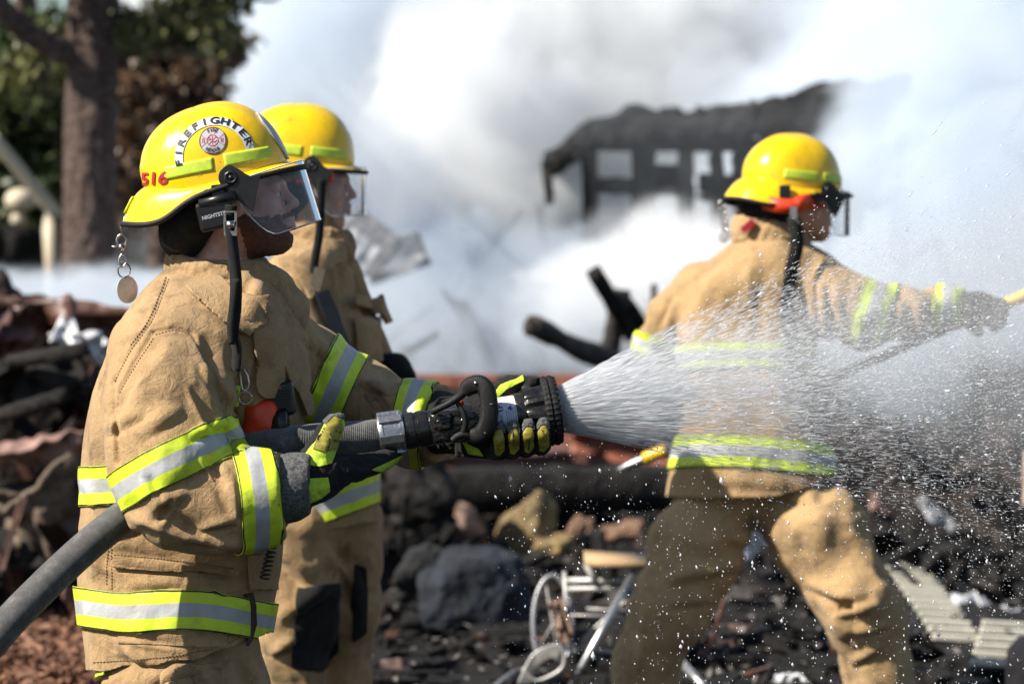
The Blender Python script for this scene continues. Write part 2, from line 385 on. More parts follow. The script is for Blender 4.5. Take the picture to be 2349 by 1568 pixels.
ink=M('black_ink',(.015,.015,.02),.5); red_ink=M('red_ink',(.45,.02,.04),.5); grey_st=M('grey_sticker',(.5,.5,.53),.4); blue_ink=M('blue_ink',(.02,.08,.3),.5)
steel=M('nickel_steel',(.55,.52,.48),.28,metal=1,var=.3,vs=60); alu=M('worn_aluminium',(.45,.45,.46),.42,metal=1,col2=(.24,.24,.25),vs=70,bump=.3,bs=200)
red_pl=M('orange_red_plastic',(.85,.075,.018),.4,col2=(.6,.035,.01),vs=30,bump=.15,bs=90,dirt=.3)
noz_black=M('scuffed_black_anodised',(.004,.004,.005),.22,col2=(.025,.023,.021),vs=46,bump=.4,bs=120,detail=8,spec=.45)
def glass(name,tint,op):
    m,t,b,o=nodes(name); t.nodes.remove(b); tr=NN(t,'ShaderNodeBsdfTransparent'); tr.inputs[0].default_value=(*tint,1); gl=NN(t,'ShaderNodeBsdfGlossy'); gl.inputs['Roughness'].default_value=.04
    df=NN(t,'ShaderNodeBsdfDiffuse'); df.inputs[0].default_value=(.75,.78,.82,1); lw=NN(t,'ShaderNodeLayerWeight'); lw.inputs[0].default_value=.10
    tc=NN(t,'ShaderNodeTexCoord'); n=NN(t,'ShaderNodeTexNoise',i_Scale=170,i_Detail=4,i_Roughness=.7); t.links.new(tc.outputs['Object'],n.inputs[0]); rr=ramp(t,n.outputs[0],[(.45,(op,op,op)),(.66,(op*2,)*3),(.72,(.55,.55,.55))])
    m1=NN(t,'ShaderNodeMixShader'); m2=NN(t,'ShaderNodeMixShader'); t.links.new(rr.outputs[0],m1.inputs[0]); t.links.new(tr.outputs[0],m1.inputs[1]); t.links.new(df.outputs[0],m1.inputs[2])
    t.links.new(lw.outputs['Fresnel'],m2.inputs[0]); t.links.new(m1.outputs[0],m2.inputs[1]); t.links.new(gl.outputs[0],m2.inputs[2]); t.links.new(m2.outputs[0],o.inputs[0]); return m
visor_m=glass('clear_visor',(.96,.965,.97),.10)
clear_edge=M('visor_cut_edge',(.8,.82,.85),.2)
def skinmat():
    m,t,b,o=nodes('skin'); tc=NN(t,'ShaderNodeTexCoord'); n=NN(t,'ShaderNodeTexNoise',i_Scale=60,i_Detail=5); t.links.new(tc.outputs['Object'],n.inputs[0]); r=ramp(t,n.outputs[0],[(.3,(.55,.27,.20)),(.7,(.68,.38,.29))])
    n2=NN(t,'ShaderNodeTexNoise',i_Scale=480,i_Detail=2); t.links.new(tc.outputs['Object'],n2.inputs[0]); r2=ramp(t,n2.outputs[0],[(.56,(0,0,0)),(.66,(1,1,1))]); at=NN(t,'ShaderNodeAttribute',attribute_name='stubble'); mu=NN(t,'ShaderNodeMath',operation='MULTIPLY'); t.links.new(r2.outputs[0],mu.inputs[0]); t.links.new(at.outputs['Fac'],mu.inputs[1])
    c=mix(t,mu.outputs[0],r.outputs[0],(.09,.04,.025)); t.links.new(c,b.inputs['Base Color']); b.inputs['Roughness'].default_value=.5; b.inputs['Subsurface Weight'].default_value=.12; b.inputs['Subsurface Radius'].default_value=(.01,.004,.002); b.inputs['Subsurface Scale'].default_value=1
    bp=NN(t,'ShaderNodeBump'); bp.inputs['Strength'].default_value=.25; bp.inputs['Distance'].default_value=.001; t.links.new(n2.outputs[0],bp.inputs['Height']); t.links.new(bp.outputs[0],b.inputs['Normal']); return m
skin=skinmat()
hairm=M('auburn_hair',(.24,.09,.05),.7,col2=(.07,.026,.015),vs=500,bump=1,bs=700,detail=2,bdist=.003)
hair3=M('dark_hair',(.04,.022,.014),.7,col2=(.015,.01,.008),vs=500,bump=1,bs=700,detail=2)
eyew=M('eye_white',(.7,.68,.66),.2); eyed=M('eye_iris',(.03,.04,.05),.15)
lipm=M('lip_skin',(.42,.13,.11),.45)
# ================================================================ people
def head_into(F,M4,k=1.0):
    Rm=M4[:3,:3]; t=M4[:3,3]
    def W(x,y,z): return Rm@np.array([x,y,z])+t
    e=F.ell
    e(W(-.012,0,.035),(.098,.077,.095),.02,Rm); e(W(.028,0,-.035),(.060,.058,.086),.03,Rm)
    F.cone(W(.064,-.008,-.102),W(.064,.008,-.102),.021,.021,.025)
    for s in (-1,1):
        F.cone(W(.0,.052*s,-.055),W(.052,.022*s,-.104),.018,.016,.03)
        e(W(.055,.036*s,-.028),(.022,.02,.022),.025,Rm)
        F.cone(W(.079,.040*s,.010),W(.090,.010*s,.012),.009,.010,.014)
        e(W(.0965,.031*s,-.006),(.012,.017,.011),.010,Rm,sub=True)
        e(W(.076,.031*s,-.007),(.0125,.0125,.0125),.001,Rm)
        e(W(.079,.032*s,.001),(.013,.017,.006),.004,Rm)
        e(W(.096,.012*s,-.041),(.009,.006,.006),.006,Rm)
        e(W(-.004,.079*s,-.008),(.017,.009,.030),.006,Rm)
        F.cone(W(.087,.018*s,-.0695),W(.0985,.002*s,-.064),.0035,.0058,.006)
        F.cone(W(.087,.016*s,-.0735),W(.0965,.002*s,-.0785),.0045,.0072,.006)
    F.cone(W(.088,0,.008),W(.108,0,-.030),.0075,.0095,.012); F.cone(W(.108,0,-.032),W(.111,0,-.034),.0098,.0098,.006)
    F.cone(W(.088,0,-.047),W(.092,0,-.056),.008,.008,.012)
    F.cone(W(.07,-.02,-.0715),W(.104,0,-.0712),.0012,.0012,.003,sub=True)
def figure_body(root,M4,neck,tor,arms,legs,lo,hi,name='body',mat=skin,h=.004,beard=None):
    F=Field(lo,hi,h); head_into(F,M4)
    Rm=M4[:3,:3]; t=M4[:3,3]
    F.cone(Rm@np.array([-.025,0,-.04])+t,neck,.060,.064,.035)
    for a,b,ra,rb,sq in tor: F.cone(a,b,ra,rb,.05,sq)
    for ch in arms+legs: F.chain(ch,.02)
    V,Fc=largest(*F.mesh(),minf=400); V=relax(V,Fc,1,.4)
    L=(V-t)@Rm
    st=np.clip((-.035-L[:,2])/.03,0,1)*np.clip((L[:,0]+.045)/.03,0,1)
    o=mk(name,V,Fc,mat,root,attrs={'stubble':st})
    return V,Fc,normals(V,Fc),L
def eyes(root,M4,s=1):
    Rm=M4[:3,:3]; t=M4[:3,3]; V0,F0=ico(3)
    for sd in (-1,1):
        V=(V0*.0116+np.array([.0775,.031*sd,-.0075]))@Rm.T+t; mk('eye',V,F0,eyew,root)
        V=(V0*np.array([.002,.0055,.0055])+np.array([.0892,.031*sd,-.0075]))@Rm.T+t; mk('iris',V,F0,eyed,root)
def helmet_surf(x,z,side=-1,rx=.147,ry=.118,rz=.176,xc=.02,n=2.5):
    rho=np.clip(1-np.abs(np.maximum(z,0)/rz)**n,1e-4,1)**(1/n); s=np.clip(rho**2.3-np.abs((x-xc)/rx)**2.3,1e-4,1)
    return side*ry*s**(1/2.3)
HB=[]
def hel_xyz(u,z,off=.0012,side=-1):
    if HB:
        P=[]
        for a,b in zip(np.ravel(u),np.ravel(z)):
            h_=HB[0].ray_cast(Vector((a,side*.4,b)),Vector((0,-side,0)))
            if h_[0] is None: P.append((a,0,b)); continue
            n_=h_[1]*(1 if h_[1].y*side>0 else -1); P.append(tuple(h_[0]+n_*(off+.0004)))
        return np.array(P)
    u=np.asarray(u,float);z=np.asarray(z,float); y=helmet_surf(u,z,side); e=1e-3
    n=np.stack([-(helmet_surf(u+e,z,side)-helmet_surf(u-e,z,side))/(2*e)*side,np.full(u.shape,1.)*1.0,-(helmet_surf(u,z+e,side)-helmet_surf(u,z-e,side))/(2*e)*side],-1); n[...,1]*=1; n/=np.linalg.norm(n,axis=-1,keepdims=True); n[...,1]*=side
    n[...,0]*=1; P=np.stack([u,y,z],-1)
    return P+n*off
def textmesh(s,size,bold=True,space=1.0):
    cu=bpy.data.curves.new('t','FONT'); cu.body=s; cu.size=size; cu.align_x='CENTER'; cu.align_y='CENTER'; cu.space_character=space
    if bold: cu.offset=size*.03
    cu.resolution_u=3; o=bpy.data.objects.new('t',cu); C.objects.link(o); bpy.context.view_layer.update()
    me=bpy.data.meshes.new_from_object(o.evaluated_get(bpy.context.evaluated_depsgraph_get())); bm=bmesh.new(); bm.from_mesh(me)
    bmesh.ops.triangulate(bm,faces=bm.faces); bmesh.ops.subdivide_edges(bm,edges=[e for e in bm.edges if e.calc_length()>size*.18],cuts=2,use_grid_fill=True)
    bmesh.ops.triangulate(bm,faces=bm.faces)
    V=np.array([v.co[:] for v in bm.verts]); F=[tuple(v.index for v in f.verts) for f in bm.faces]; bm.free(); bpy.data.objects.remove(o); bpy.data.meshes.remove(me)
    return V[:,:2],F
def gridpoly(corners,nu=14,nv=6):
    c=np.array(corners,float); P=[];F=[]
    for i in range(nv):
        for j in range(nu):
            a=j/(nu-1);b=i/(nv-1); P.append(c[0]*(1-a)*(1-b)+c[1]*a*(1-b)+c[2]*a*b+c[3]*(1-a)*b)
    for i in range(nv-1):
        for j in range(nu-1): F.append((i*nu+j,i*nu+j+1,(i+1)*nu+j+1,(i+1)*nu+j))
    return np.array(P),F
def helmet(root,M4,decals=False,label=None,sc_=1.0,bracket_side=(-1,1),strips=None,red_lining=False):
    """local frame: x front, z up, brim plane z=0"""
    Rm=M4[:3,:3]*sc_; t=M4[:3,3]
    def W(P): return np.asarray(P)@Rm.T+t
    nt_=120; npf=44; V=[]; rx,ry,rz,xc,n=.147,.118,.176,.02,2.5
    def zb(c): return .014+.040*max(0,-c)**1.6
    def ext(c): return .016+.050*max(0,-c)**2.2+.020*max(0,c)**3
    def ze(c): return .001-.026*math.exp(-((c+.66)/.33)**2)-.008*max(0,c)**2+.004*math.exp(-((c+1)/.12)**2)
    def base(th):
        c,s=math.cos(th),math.sin(th); return np.array([rx*abs(c)**(2/2.3)*np.sign(c),ry*abs(s)**(2/2.3)*np.sign(s)])
    for i in range(npf):
        for j in range(nt_):
            th=2*math.pi*j/nt_; c=math.cos(th); b=base(th)
            if i<30:
                ph=(i/29)*math.pi/2; h0=zb(c)
                cr=math.sin(ph)**(2/n); zz=math.cos(ph)**(2/n)*(rz)
                z=h0*(i/29)**3+zz*(1-h0/rz*(i/29)**2*0.0)
                z=max(z,h0) if i>0 else rz
                x=xc+b[0]*cr; y=b[1]*cr
                # crest ridge and shoulder creases
                rid=.0055*math.exp(-(y/.016)**2)*min(1,(z-.04)/.08 if z>.04 else 0)
                z+=rid if z>.10 else 0; 
                if z<=.10 and abs(y)<.03: x+=np.sign(x-xc)*rid
                fr=max(0,(x-xc)/rx)**6*.004; x+=fr
            else:
                k=(i-30)/(npf-31); kk=k
                h0=zb(c); ed=ze(c); e=ext(c); d=b/np.linalg.norm(b)
                x=xc+b[0]+d[0]*e*(k**.9); y=b[1]+d[1]*e*(k**.9); z=h0+(ed-h0)*(k**1.15)+.006*math.sin(math.pi*k)*(1 if c<0 else .3)-(0)
            V.append((x,y,z))
    V=np.array(V); F=[]
    for i in range(npf-1):
        for j in range(nt_): F.append((i*nt_+j,(i+1)*nt_+j,(i+1)*nt_+(j+1)%nt_,i*nt_+(j+1)%nt_))
    HB[:]=[BVHTree.FromPolygons(V.tolist(),F)]
    H=mk('helmet',W(V),F,[yellow,yellow_in],root,label=label)
    m=H.modifiers.new('s','SOLIDIFY'); m.thickness=.003*sc_; m.offset=-1; m.material_offset=1; m.material_offset_rim=0
    sh=H.modifiers.new('d','SUBSURF'); sh.levels=1; sh.render_levels=1
    ed=V[(npf-1)*nt_:]
    tv,tf=tube(W(ed+[0,0,-.001]),.0058*sc_,10,closed=True); tr=mk('brim_trim',tv,tf,black_rub,H)
    # liner
    lv=V.copy(); lv=lv[:30*nt_]; lv=(lv-[xc,0,0])*[.93,.93,.93]+[xc,0,-.003]; lf=[f for f in F if max(f)<30*nt_]; mk('liner',W(lv),lf,black_fab,H)
    # visor
    nu,nv=48,14; P=[]
    for i in range(nv):
        for j in range(nu):
            ph=-1.66+3.32*j/(nu-1); s_=i/(nv-1); edge=min(1,max(0,(1.52-abs(ph))/.42)); dep=.028+.100*math.sin(edge*math.pi/2)**.9
            a=.151; b_=.128
            x=.050+a*math.cos(ph)-.002*s_; y=b_*math.sin(ph)*(1-.04*s_); z=.004-dep*s_ + .002*math.cos(ph)
            P.append((x,y,z))
    P=np.array(P); VF=[(i*nu+j,i*nu+j+1,(i+1)*nu+j+1,(i+1)*nu+j) for i in range(nv-1) for j in range(nu-1)]
    vt=0; vr=rot('Y',vt); P=(P-[.0,0,0])@vr.T
    vis=mk('visor',W(P),VF,visor_m,H,label='clear face shield')
    edg=np.vstack([P[(nv-1)*nu:]]); tv,tf=tube(W(edg),.0011*sc_,6); mk('visor_edge',tv,tf,clear_edge,H)
    tv,tf=tube(W(P[:nu]),.0014*sc_,6); mk('visor_edge',tv,tf,clear_edge,H)
    # brackets
    for sd in (-1,1):
        y0=-.128 if sd<0 else .128
        c=np.array((0.0634, 0.013)); pts=[]
        for a in np.linspace(75,235,16): pts.append(c+.0255*np.array([math.cos(R(a)),math.sin(R(a))]))
        pts+= [np.array(p_) for p_ in [(0.0418, 0.0027), (0.0562, -0.0245), (0.0738, -0.0518), (0.0839, -0.0667), (0.1041, -0.0301), (0.1204, -0.0006), (0.1017, 0.0032), (0.0916, 0.0131), (0.0848, 0.0226)]]
        pts=np.array(pts); n_=len(pts)
        B=[];yy=y0
        for dy in (0,sd*.007): B+= [(p[0],yy+dy+sd*.004*max(0,(p[0]-.05))/.05,p[1]) for p in pts]
        B=np.array(B); BF=[tuple(range(n_)) if sd>0 else tuple(range(n_))[::-1],tuple(range(n_,2*n_))[::-1] if sd>0 else tuple(range(n_,2*n_))]
        for k in range(n_): BF.append((k,(k+1)%n_,n_+(k+1)%n_,n_+k))
        o=mk('visor_bracket',W(B),BF,black_pl,H,smooth=False); bevel(o,.0015*sc_,2)
        pr=[(0,.014),(.004,.0145),(.0055,.012),(.0058,.0085),(.004,.008),(.0042,.0045),(.007,.004),(.0072,.0005)]
        kv,kf=revolve(pr,20,lambda x,r,a,i:r*(1+.07*math.cos(8*a)) if i<3 else r); kv=kv@rot('Z',R(-90 if sd<0 else 90)).T+[c[0],y0+sd*.007,c[1]]
        mk('pivot_knob',W(kv),kf,black_pl,H)
        bv,bf=boxm((0.0282,y0+sd*.001,-0.0071),(.012,.006,.016),rot('Y',R(12))); o=mk('bracket_clip',W(bv),bf,black_pl,H,smooth=False); bevel(o,.002*sc_)
    st=strips or [[(-0.0692, 0.0505), (0.0332, 0.0378), (0.0385, 0.0644), (-0.0634, 0.0765)], [(0.0564, 0.0376), (0.1492, 0.0261), (0.1495, 0.0523), (0.0601, 0.064)]]
    for sd in (-1,1):
        for cn in st:
            P,Fg=gridpoly(cn,18,6); X=hel_xyz(P[:,0],P[:,1],.0015,sd); o=mk('reflective_strip',W(X),Fg,lime_sticker,H); solid(o,.0012*sc_,1 if sd>0 else -1)
    return H,W
def local4(o,pitch,yaw=0,roll=0):
    m=np.eye(4); m[:3,:3]=rot('Z',R(yaw))@rot('Y',R(-pitch))@rot('X',R(roll)); m[:3,3]=o; return m
def torso_rows(rows,D):
    return [(Q(0,r,D)[2],(Q(x0,r,D)[0]+Q(x1,r,D)[0])/2,(Q(x1,r,D)[0]-Q(x0,r,D)[0])/2,D+dy,ry) for r,x0,x1,ry,dy in rows]
def wr(V,N,amp,sc,seed,aniso=(1,1,1),ridge=True,mask=1.0,n=3):
    Nn=Noise(seed); f=fbm(V*np.array(aniso)*sc+seed,n,Nn)
    if ridge: f=.6-np.abs(f)*1.6
    return V+N*(amp*f*mask)[:,None] if not np.isscalar(mask) else V+N*(amp*f)[:,None]*mask
def crease(V,N,pts,wd,dep,D=5.0,near=True,fade=True):
    q,r=toq(V); d=linedist(q,r,pts); m=(N[:,1]<.25) if near else np.ones(len(V),bool)
    p=dep*np.exp(-(d/wd)**2)*m
    return V+N*p[:,None]
def cloth_fold(V,N,a,b,wd,h,near=True,Dmax=None):
    """an asymmetric fold: ridge with a sharp valley on its lower side"""
    q,r=toq(V); a=np.array(a,float);b=np.array(b,float); e=b-a; L=np.linalg.norm(e); e/=L; n=np.array([-e[1],e[0]])
    t=((q-a[0])*e[0]+(r-a[1])*e[1])/L; s=(q-a[0])*n[0]+(r-a[1])*n[1]
    env=np.clip(1-(2*t-1)**2,0,1)**.7; g=np.exp(-(s/wd)**2)-.8*np.exp(-((s-wd*1.25)/(wd*.5))**2)
    m=(N[:,1]<.3) if near else 1.
    if Dmax: m=m*(V[:,1]<Dmax)
    return V+N*(h*env*g*m)[:,None]

# ---------------------------------------------------------------- front firefighter
gl=Q(420,0,5.0)
P1=thing('person',(gl[0],5.0,0),'nearest firefighter in tan turnout gear and yellow helmet, aiming a spraying hose nozzle','person')
h=.0042
lo=Q(140,1625,4.6); hi=Q(1100,585,5.55); lo=np.array([Q(150,0,5.0)[0]-.03,4.52,Q(0,1610,5)[2]]); hi=np.array([Q(1080,0,5.0)[0],5.56,Q(0,575,5)[2]])
rows=[(590,425,600,.085,.0),(612,405,632,.11,.0),(640,375,660,.15,0),(680,335,680,.185,0),(740,285,700,.212,0),(820,248,708,.22,.0),(900,218,708,.212,.01),(1000,196,692,.198,.02),(1100,182,668,.185,.03),(1200,177,645,.178,.03),(1300,177,630,.18,.03),(1400,187,617,.195,.02),(1480,198,607,.205,.02),(1600,200,600,.212,.02)]
TF=Field(lo,hi,h); TF.loft(torso_rows(rows,5.02),n=2.35)
NA=Field(lo,hi,h)
arm=[(Q(405,765,4.93),.088),(Q(392,840,4.84),.112),(Q(386,940,4.77),.116),(Q(388,1060,4.735),.112),(Q(402,1140,4.715),.090),(Q(500,1148,4.715),.083),(Q(590,1142,4.715),.080),(Q(648,1132,4.72),.078)]
NA.chain(arm,.05)
FA=Field(lo,hi,h)
arm2=[(Q(630,800,5.17),.095),(Q(700,860,5.27),.10),(Q(800,930,5.33),.098),(Q(880,962,5.28),.083),(Q(960,968,5.16),.080),(Q(1010,972,5.08),.078)]
FA.chain(arm2,.05)
J=Field(lo,hi,h); J.a=TF.a.copy()
def smin(a,b,k): h_=np.clip(k-np.abs(a-b),0,None)/k; return np.minimum(a,b)-h_*h_*k/4
zz=J.ax[2][None,None,:]
kk=np.clip(.012+.07*np.clip((zz-(CAMZ-(860-RH)*5/FX))/.1,0,1),.012,.082)
J.a=smin(J.a,NA.a,kk); J.a=smin(J.a,FA.a,.03)
# sleeve ends
def cutp(a,n,A,rad=.2):
    J.add(lambda X,Y,Z:np.maximum(-((X-a[0])*n[0]+(Y-a[1])*n[1]+(Z-a[2])*n[2]),np.sqrt((X-a[0])**2+(Y-a[1])**2+(Z-a[2])**2)-rad),a-rad-.02,a+rad+.02,0,sub=True)
cutp(Q(650,1130,4.72),np.array([1,.0,.1]),0,.14)
cutp(Q(1004,972,5.085),np.array([.86,-.5,0]),0,.13)
V,F=largest(*J.mesh()); V=relax(V,F,2,.5)
ta,na,fa=TF.sample(V),NA.sample(V),FA.sample(V); isarm=na<np.minimum(ta,fa)-.0; isfar=fa<np.minimum(ta,na)
Nv=normals(V,F)
V=wr(V,Nv,.007,6.5,11,(1,1,.45),n=2); V=wr(V,normals(V,F),.0022,17,12,(1,1,.5),n=2); V=wr(V,normals(V,F),-.0055,5.2,13,(1.5,1,.5),n=2); Nv=normals(V,F)
q,r=toq(V)
for a,b,wd,hh in [((230,985),(330,940),18,.007),((345,850),(300,960),22,.006),((290,1150),(470,1225),20,-.012),((500,1060),(560,1180),22,.012),((470,1040),(520,1120),14,-.012),((330,1180),(430,1120),18,.008),((545,1085),(560,1215),9,-.004),
    ((420,1230),(560,1245),14,.010),((360,1100),(500,1010),30,.006),((470,760),(520,960),18,-.009),((430,1000),(515,965),12,.009),((300,880),(350,820),14,-.006),((250,1260),(420,1290),12,-.006),((200,1230),(330,1200),18,.008),
    ((200,1210),(215,1330),16,.008),((420,1300),(560,1330),14,-.006),((250,1450),(420,1480),12,-.006),((260,1490),(380,1530),12,.007),((560,620),(640,760),18,.008),((740,790),(730,900),14,-.01),((870,880),(900,930),12,.012),((850,880),(845,1000),12,-.012),((700,760),(760,820),16,.008),
    ((560,900),(640,1000),18,.008),((600,800),(560,960),12,-.006),((440,880),(500,1010),12,-.010),((300,1000),(420,930),20,.007),((470,830),(540,930),16,.010),((340,1090),(380,1160),12,-.007),((455,1210),(540,1190),12,.009),((360,1200),(400,1140),10,-.009),((200,1100),(260,1230),16,.007),((190,1250),(260,1300),14,-.008),((480,1260),(600,1250),14,.008),((300,1340),(420,1330),12,.005),((480,1350),(580,1330),10,-.006),((270,1470),(330,1520),14,.008),((420,1460),(540,1470),14,-.006),((600,640),(560,740),18,.010),((500,880),(560,1000),14,-.012),((520,960),(560,1040),14,.010),((780,960),(860,1020),12,-.01),((760,1010),(830,1040),12,.01),((820,870),(900,900),10,.012),((840,905),(890,960),10,-.012)]:
    V=cloth_fold(V,normals(V,F),a,b,wd,hh)
for pts,wd,dep in [([(385,640),(345,740),(300,800),(255,880)],3.2,-.004),([(350,762),(300,845),(270,900),(266,1060)],4,-.006),([(350,762),(400,752),(440,762),(490,850),(520,960)],4,-.005),([(262,870),(262,940),(272,1060)],5,-.006)]:
    V=crease(V,normals(V,F),pts,wd,dep)
Nv=normals(V,F); q,r=toq(V)
near=.35-Nv[:,1]; near=np.where(~isarm&~isfar,near,-.2)
# stitched seams drawn as thread-dark lines
seam=np.zeros(len(V))
# hem
hem=np.interp(q,[180,205,300,420,520,600,700],[1542,1538,1528,1515,1490,1450,1440])-r+4*np.sin(q/17)
tor=(~isarm&~isfar)
hemc=np.where(tor,hem,50)
A=np.column_stack([isarm,isfar,seam]).astype(float)
V2,F2,A2=clip(V,F,A,hemc)
jk=mk('jacket',V2,F2,cloth,P1,attrs={'seam':A2[:,2]},label='tan turnout jacket with lime and silver bands'); solid(jk,.004,-1)
src=(V,F,Nv)
sA=np.where(isarm,1.,-1.); sT=np.where(tor,1.,-1.); sF=np.where(isfar,1.,-1.)
def armd(pts): # soft region scalar from arm sdf difference
    return None
cA=np.clip(np.minimum(ta,fa)-na,-.05,.05)+.004; cT=np.clip(np.minimum(na,fa)-ta,-.05,.05)+.004; cF=np.clip(np.minimum(ta,na)-fa,-.05,.05)+.004
def bandp(src,cond,s,lo_,hi_,parent,name='reflective_band',mat=None,off=.0035,u=None):
    return patch(src,[cond,(s-lo_)*.001,(hi_-s)*.001],name,mat or band,parent,off,.003,v=(s-(lo_+hi_)/2)/((hi_-lo_)/2),u=u)
Y=V[:,1]
s=.45*q+.89*r-110*(Y-4.735)
bandp(src,cA*(r>900)+(-1)*(r<=900),s,1086,1180,P1)
s=q+200*(Y-4.72)-.10*(r-1140)
bandp(src,np.where((r>1000)&(q>500),cA,-1.),s,531,630,P1)
s=r-.06*(q-180)+ 6*np.sin(q/40)-20*(Y-4.85)
bandp(src,np.where(q<460,cT,np.where(q<500,-.5,-1.)),s,1060,1152,P1)
endq=np.where(q<574,1.,-1.)
bandp(src,np.minimum(np.where(hem>0,.05,-.01),(cT)),r-.07*(q-180)-8*np.sin((q-180)/60),1343,1433,P1,off=.0085)
# far sleeve bands
s=q+.42*(r-900)-60*(Y-5.2)
bandp(src,np.where((r<1040)&(q>650),cF,-1.),s,713,805,P1)
s=q+.18*(r-950)-120*(Y-5.1)
bandp(src,cF,s,905,985,P1)
# collar, flaps, pockets
def flap(pts,name,off=.006,th=.005,cond=None,mat=None,parent=None,bulge=None,label=None):
    pd=polydist(q,r,pts)*.0009; return patch(src,[pd,near if cond is None else cond],name,mat or cloth,parent or P1,off,th,bulge=bulge,label=label)
flap([(575,748),(648,752),(646,800),(640,905),(600,910),(590,900),(585,850)],'storm_flap',.010,.006)
flap([(428,672),(500,640),(545,690),(606,682),(608,745),(560,770),(500,745),(455,715)],'collar_flap',.016,.006,label='turned down collar of the tan jacket')
flap([(262,1280),(545,1305),(545,1320),(262,1300)],'pocket_welt',.007,.006)
flap([(272,1312),(520,1330),(520,1485),(272,1475)],'cargo_pocket',.001,.004,bulge=.002)
pk=flap([(562,1225),(625,1230),(628,1350),(568,1350)],'pocket_flap',.008,.006)
# stitch rows
def stitches(pts,name='stitching',step=7.5,L=4.2,wq=.8,mat=None,off=.0045):
    bv=BVH; dep=None; P=spline([(a,b,0) for a,b in pts],200)[:,:2]; ln=np.r_[0,np.cumsum(np.hypot(*np.diff(P,axis=0).T))]; parts=[]
    for s0 in np.arange(0,ln[-1]-L,step):
        a=np.array([np.interp(s0,ln,P[:,0]),np.interp(s0,ln,P[:,1])]); b=np.array([np.interp(s0+L,ln,P[:,0]),np.interp(s0+L,ln,P[:,1])])
        pp=[]
        for c in (a,b):
            d=Q(c[0],c[1],5.)-np.array([0,0,CAMZ]); d/=np.linalg.norm(d); hit=bv.ray_cast(Vector((0,0,CAMZ)),Vector(d),7)
            if hit[0] is None: break
            pp.append(np.array(hit[0])+np.array(hit[1])*off*.25)
        if len(pp)==2 and np.linalg.norm(pp[0]-pp[1])<.02: parts.append(tube(np.array([pp[0],(pp[0]+pp[1])/2,pp[1]]),.0009,4))
    if parts: v,f=join(parts); mk(name,v,f,mat or thread,P1,kind='stuff')
thread=M('brown_thread',(.15,.085,.04),.9)
BVH=BVHTree.FromPolygons(V2.tolist(),F2)
for pts in [[(389,640),(350,735),(303,800),(262,880)],[(381,636),(342,732),(296,797)],[(215,1518),(320,1512),(420,1500),(520,1475),(575,1440)],[(245,1340),(245,1300),(250,1255)],[(256,1250),(258,1440)],[(262,1272),(400,1284),(540,1303)],[(357,768),(402,758),(436,768)],[(352,776),(303,853),(274,905)]]:
    stitches(pts)
# dark gap behind neck collar and neck
cf=Field([Q(370,0,5)[0],4.78,Q(0,700,5)[2]],[Q(680,0,5)[0],5.25,Q(0,570,5)[2]],.0035)
for off_,w_ in ((0,1),):
    # a stand-up collar: a tilted torus-like ring round the neck
    th=np.linspace(0,2*math.pi,40); 
    cc=Q(506,662,5.02)
    pts=[cc+np.array([.098*math.cos(a)+.008,.098*math.sin(a),.012-.036*math.cos(a)]) for a in th]
    for i in range(len(pts)-1):
        rr=.020+.004*math.sin(3*th[i]); cf.cone(pts[i],pts[i+1],rr,rr,.015,(1,1,1.5))
v,f=largest(*cf.mesh()); n_=normals(v,f); v=wr(v,n_,.005,28,31); o=mk('collar',v,f,cloth,P1)
# hood cloth hanging at the front of the neck
hf=Field([Q(560,0,5)[0],4.8,Q(0,840,5)[2]],[Q(760,0,5)[0],5.35,Q(0,590,5)[2]],.004)
hf.chain([(Q(590,628,4.98),.03),(Q(625,665,5.0),.036),(Q(655,710,5.03),.042),(Q(668,770,5.08),.034),(Q(672,810,5.1),.018)],.03,(1,1.7,1))
v,f=largest(*hf.mesh()); v=wr(v,normals(v,f),.006,20,33,(1,1,.6)); mk('hood',v,f,cloth,P1,label='folded hood cloth under the chin')
# head, body
HC=Q(548,455,5.0); H4=local4(HC,12,0)
body_lo=[Q(170,0,5)[0],4.55,-.0]; body_hi=[Q(1260,0,5)[0],5.45,Q(0,300,5)[2]]
sh1=Q(450,720,4.93); sh2=Q(600,780,5.14)
nk=Q(505,640,5.02)
rk=lambda q_,r_,D_,ra:(Q(q_,r_,D_),ra)
hip1=Q(400,1560,4.93); hip2=Q(440,1550,5.12)
B1=figure_body(P1,H4,nk,[(Q(460,760,4.97),Q(460,760,5.07),.13,.13,(1,1,1)),(Q(440,800,5.02),Q(400,1500,5.02),.13,.13,(1,1,1))],
    [[rk(430,765,4.93,.055),rk(390,940,4.77,.05),rk(400,1130,4.715,.042),rk(640,1132,4.72,.03),rk(715,1098,4.745,.022),rk(770,1085,4.77,.012)],
     [rk(600,800,5.15,.055),rk(800,930,5.33,.05),rk(1010,972,5.08,.03),rk(1110,975,5.02,.03),rk(1150,985,4.98,.015)]],
    [[rk(410,1540,4.95,.08),rk(400,1800,4.92,.07),(Q(360,2120,4.95)*[1,1,0]+[0,0,.09],.05),(np.array([Q(460,0,4.95)[0],4.95,.05]),.04)],
     [rk(460,1540,5.12,.08),rk(490,1800,5.1,.07),(np.array([Q(500,0,5.15)[0],5.15,.09]),.05),(np.array([Q(600,0,5.15)[0],5.15,.05]),.04)]],body_lo,body_hi)
eyes(P1,H4)
BV,BF,BN,BL=B1
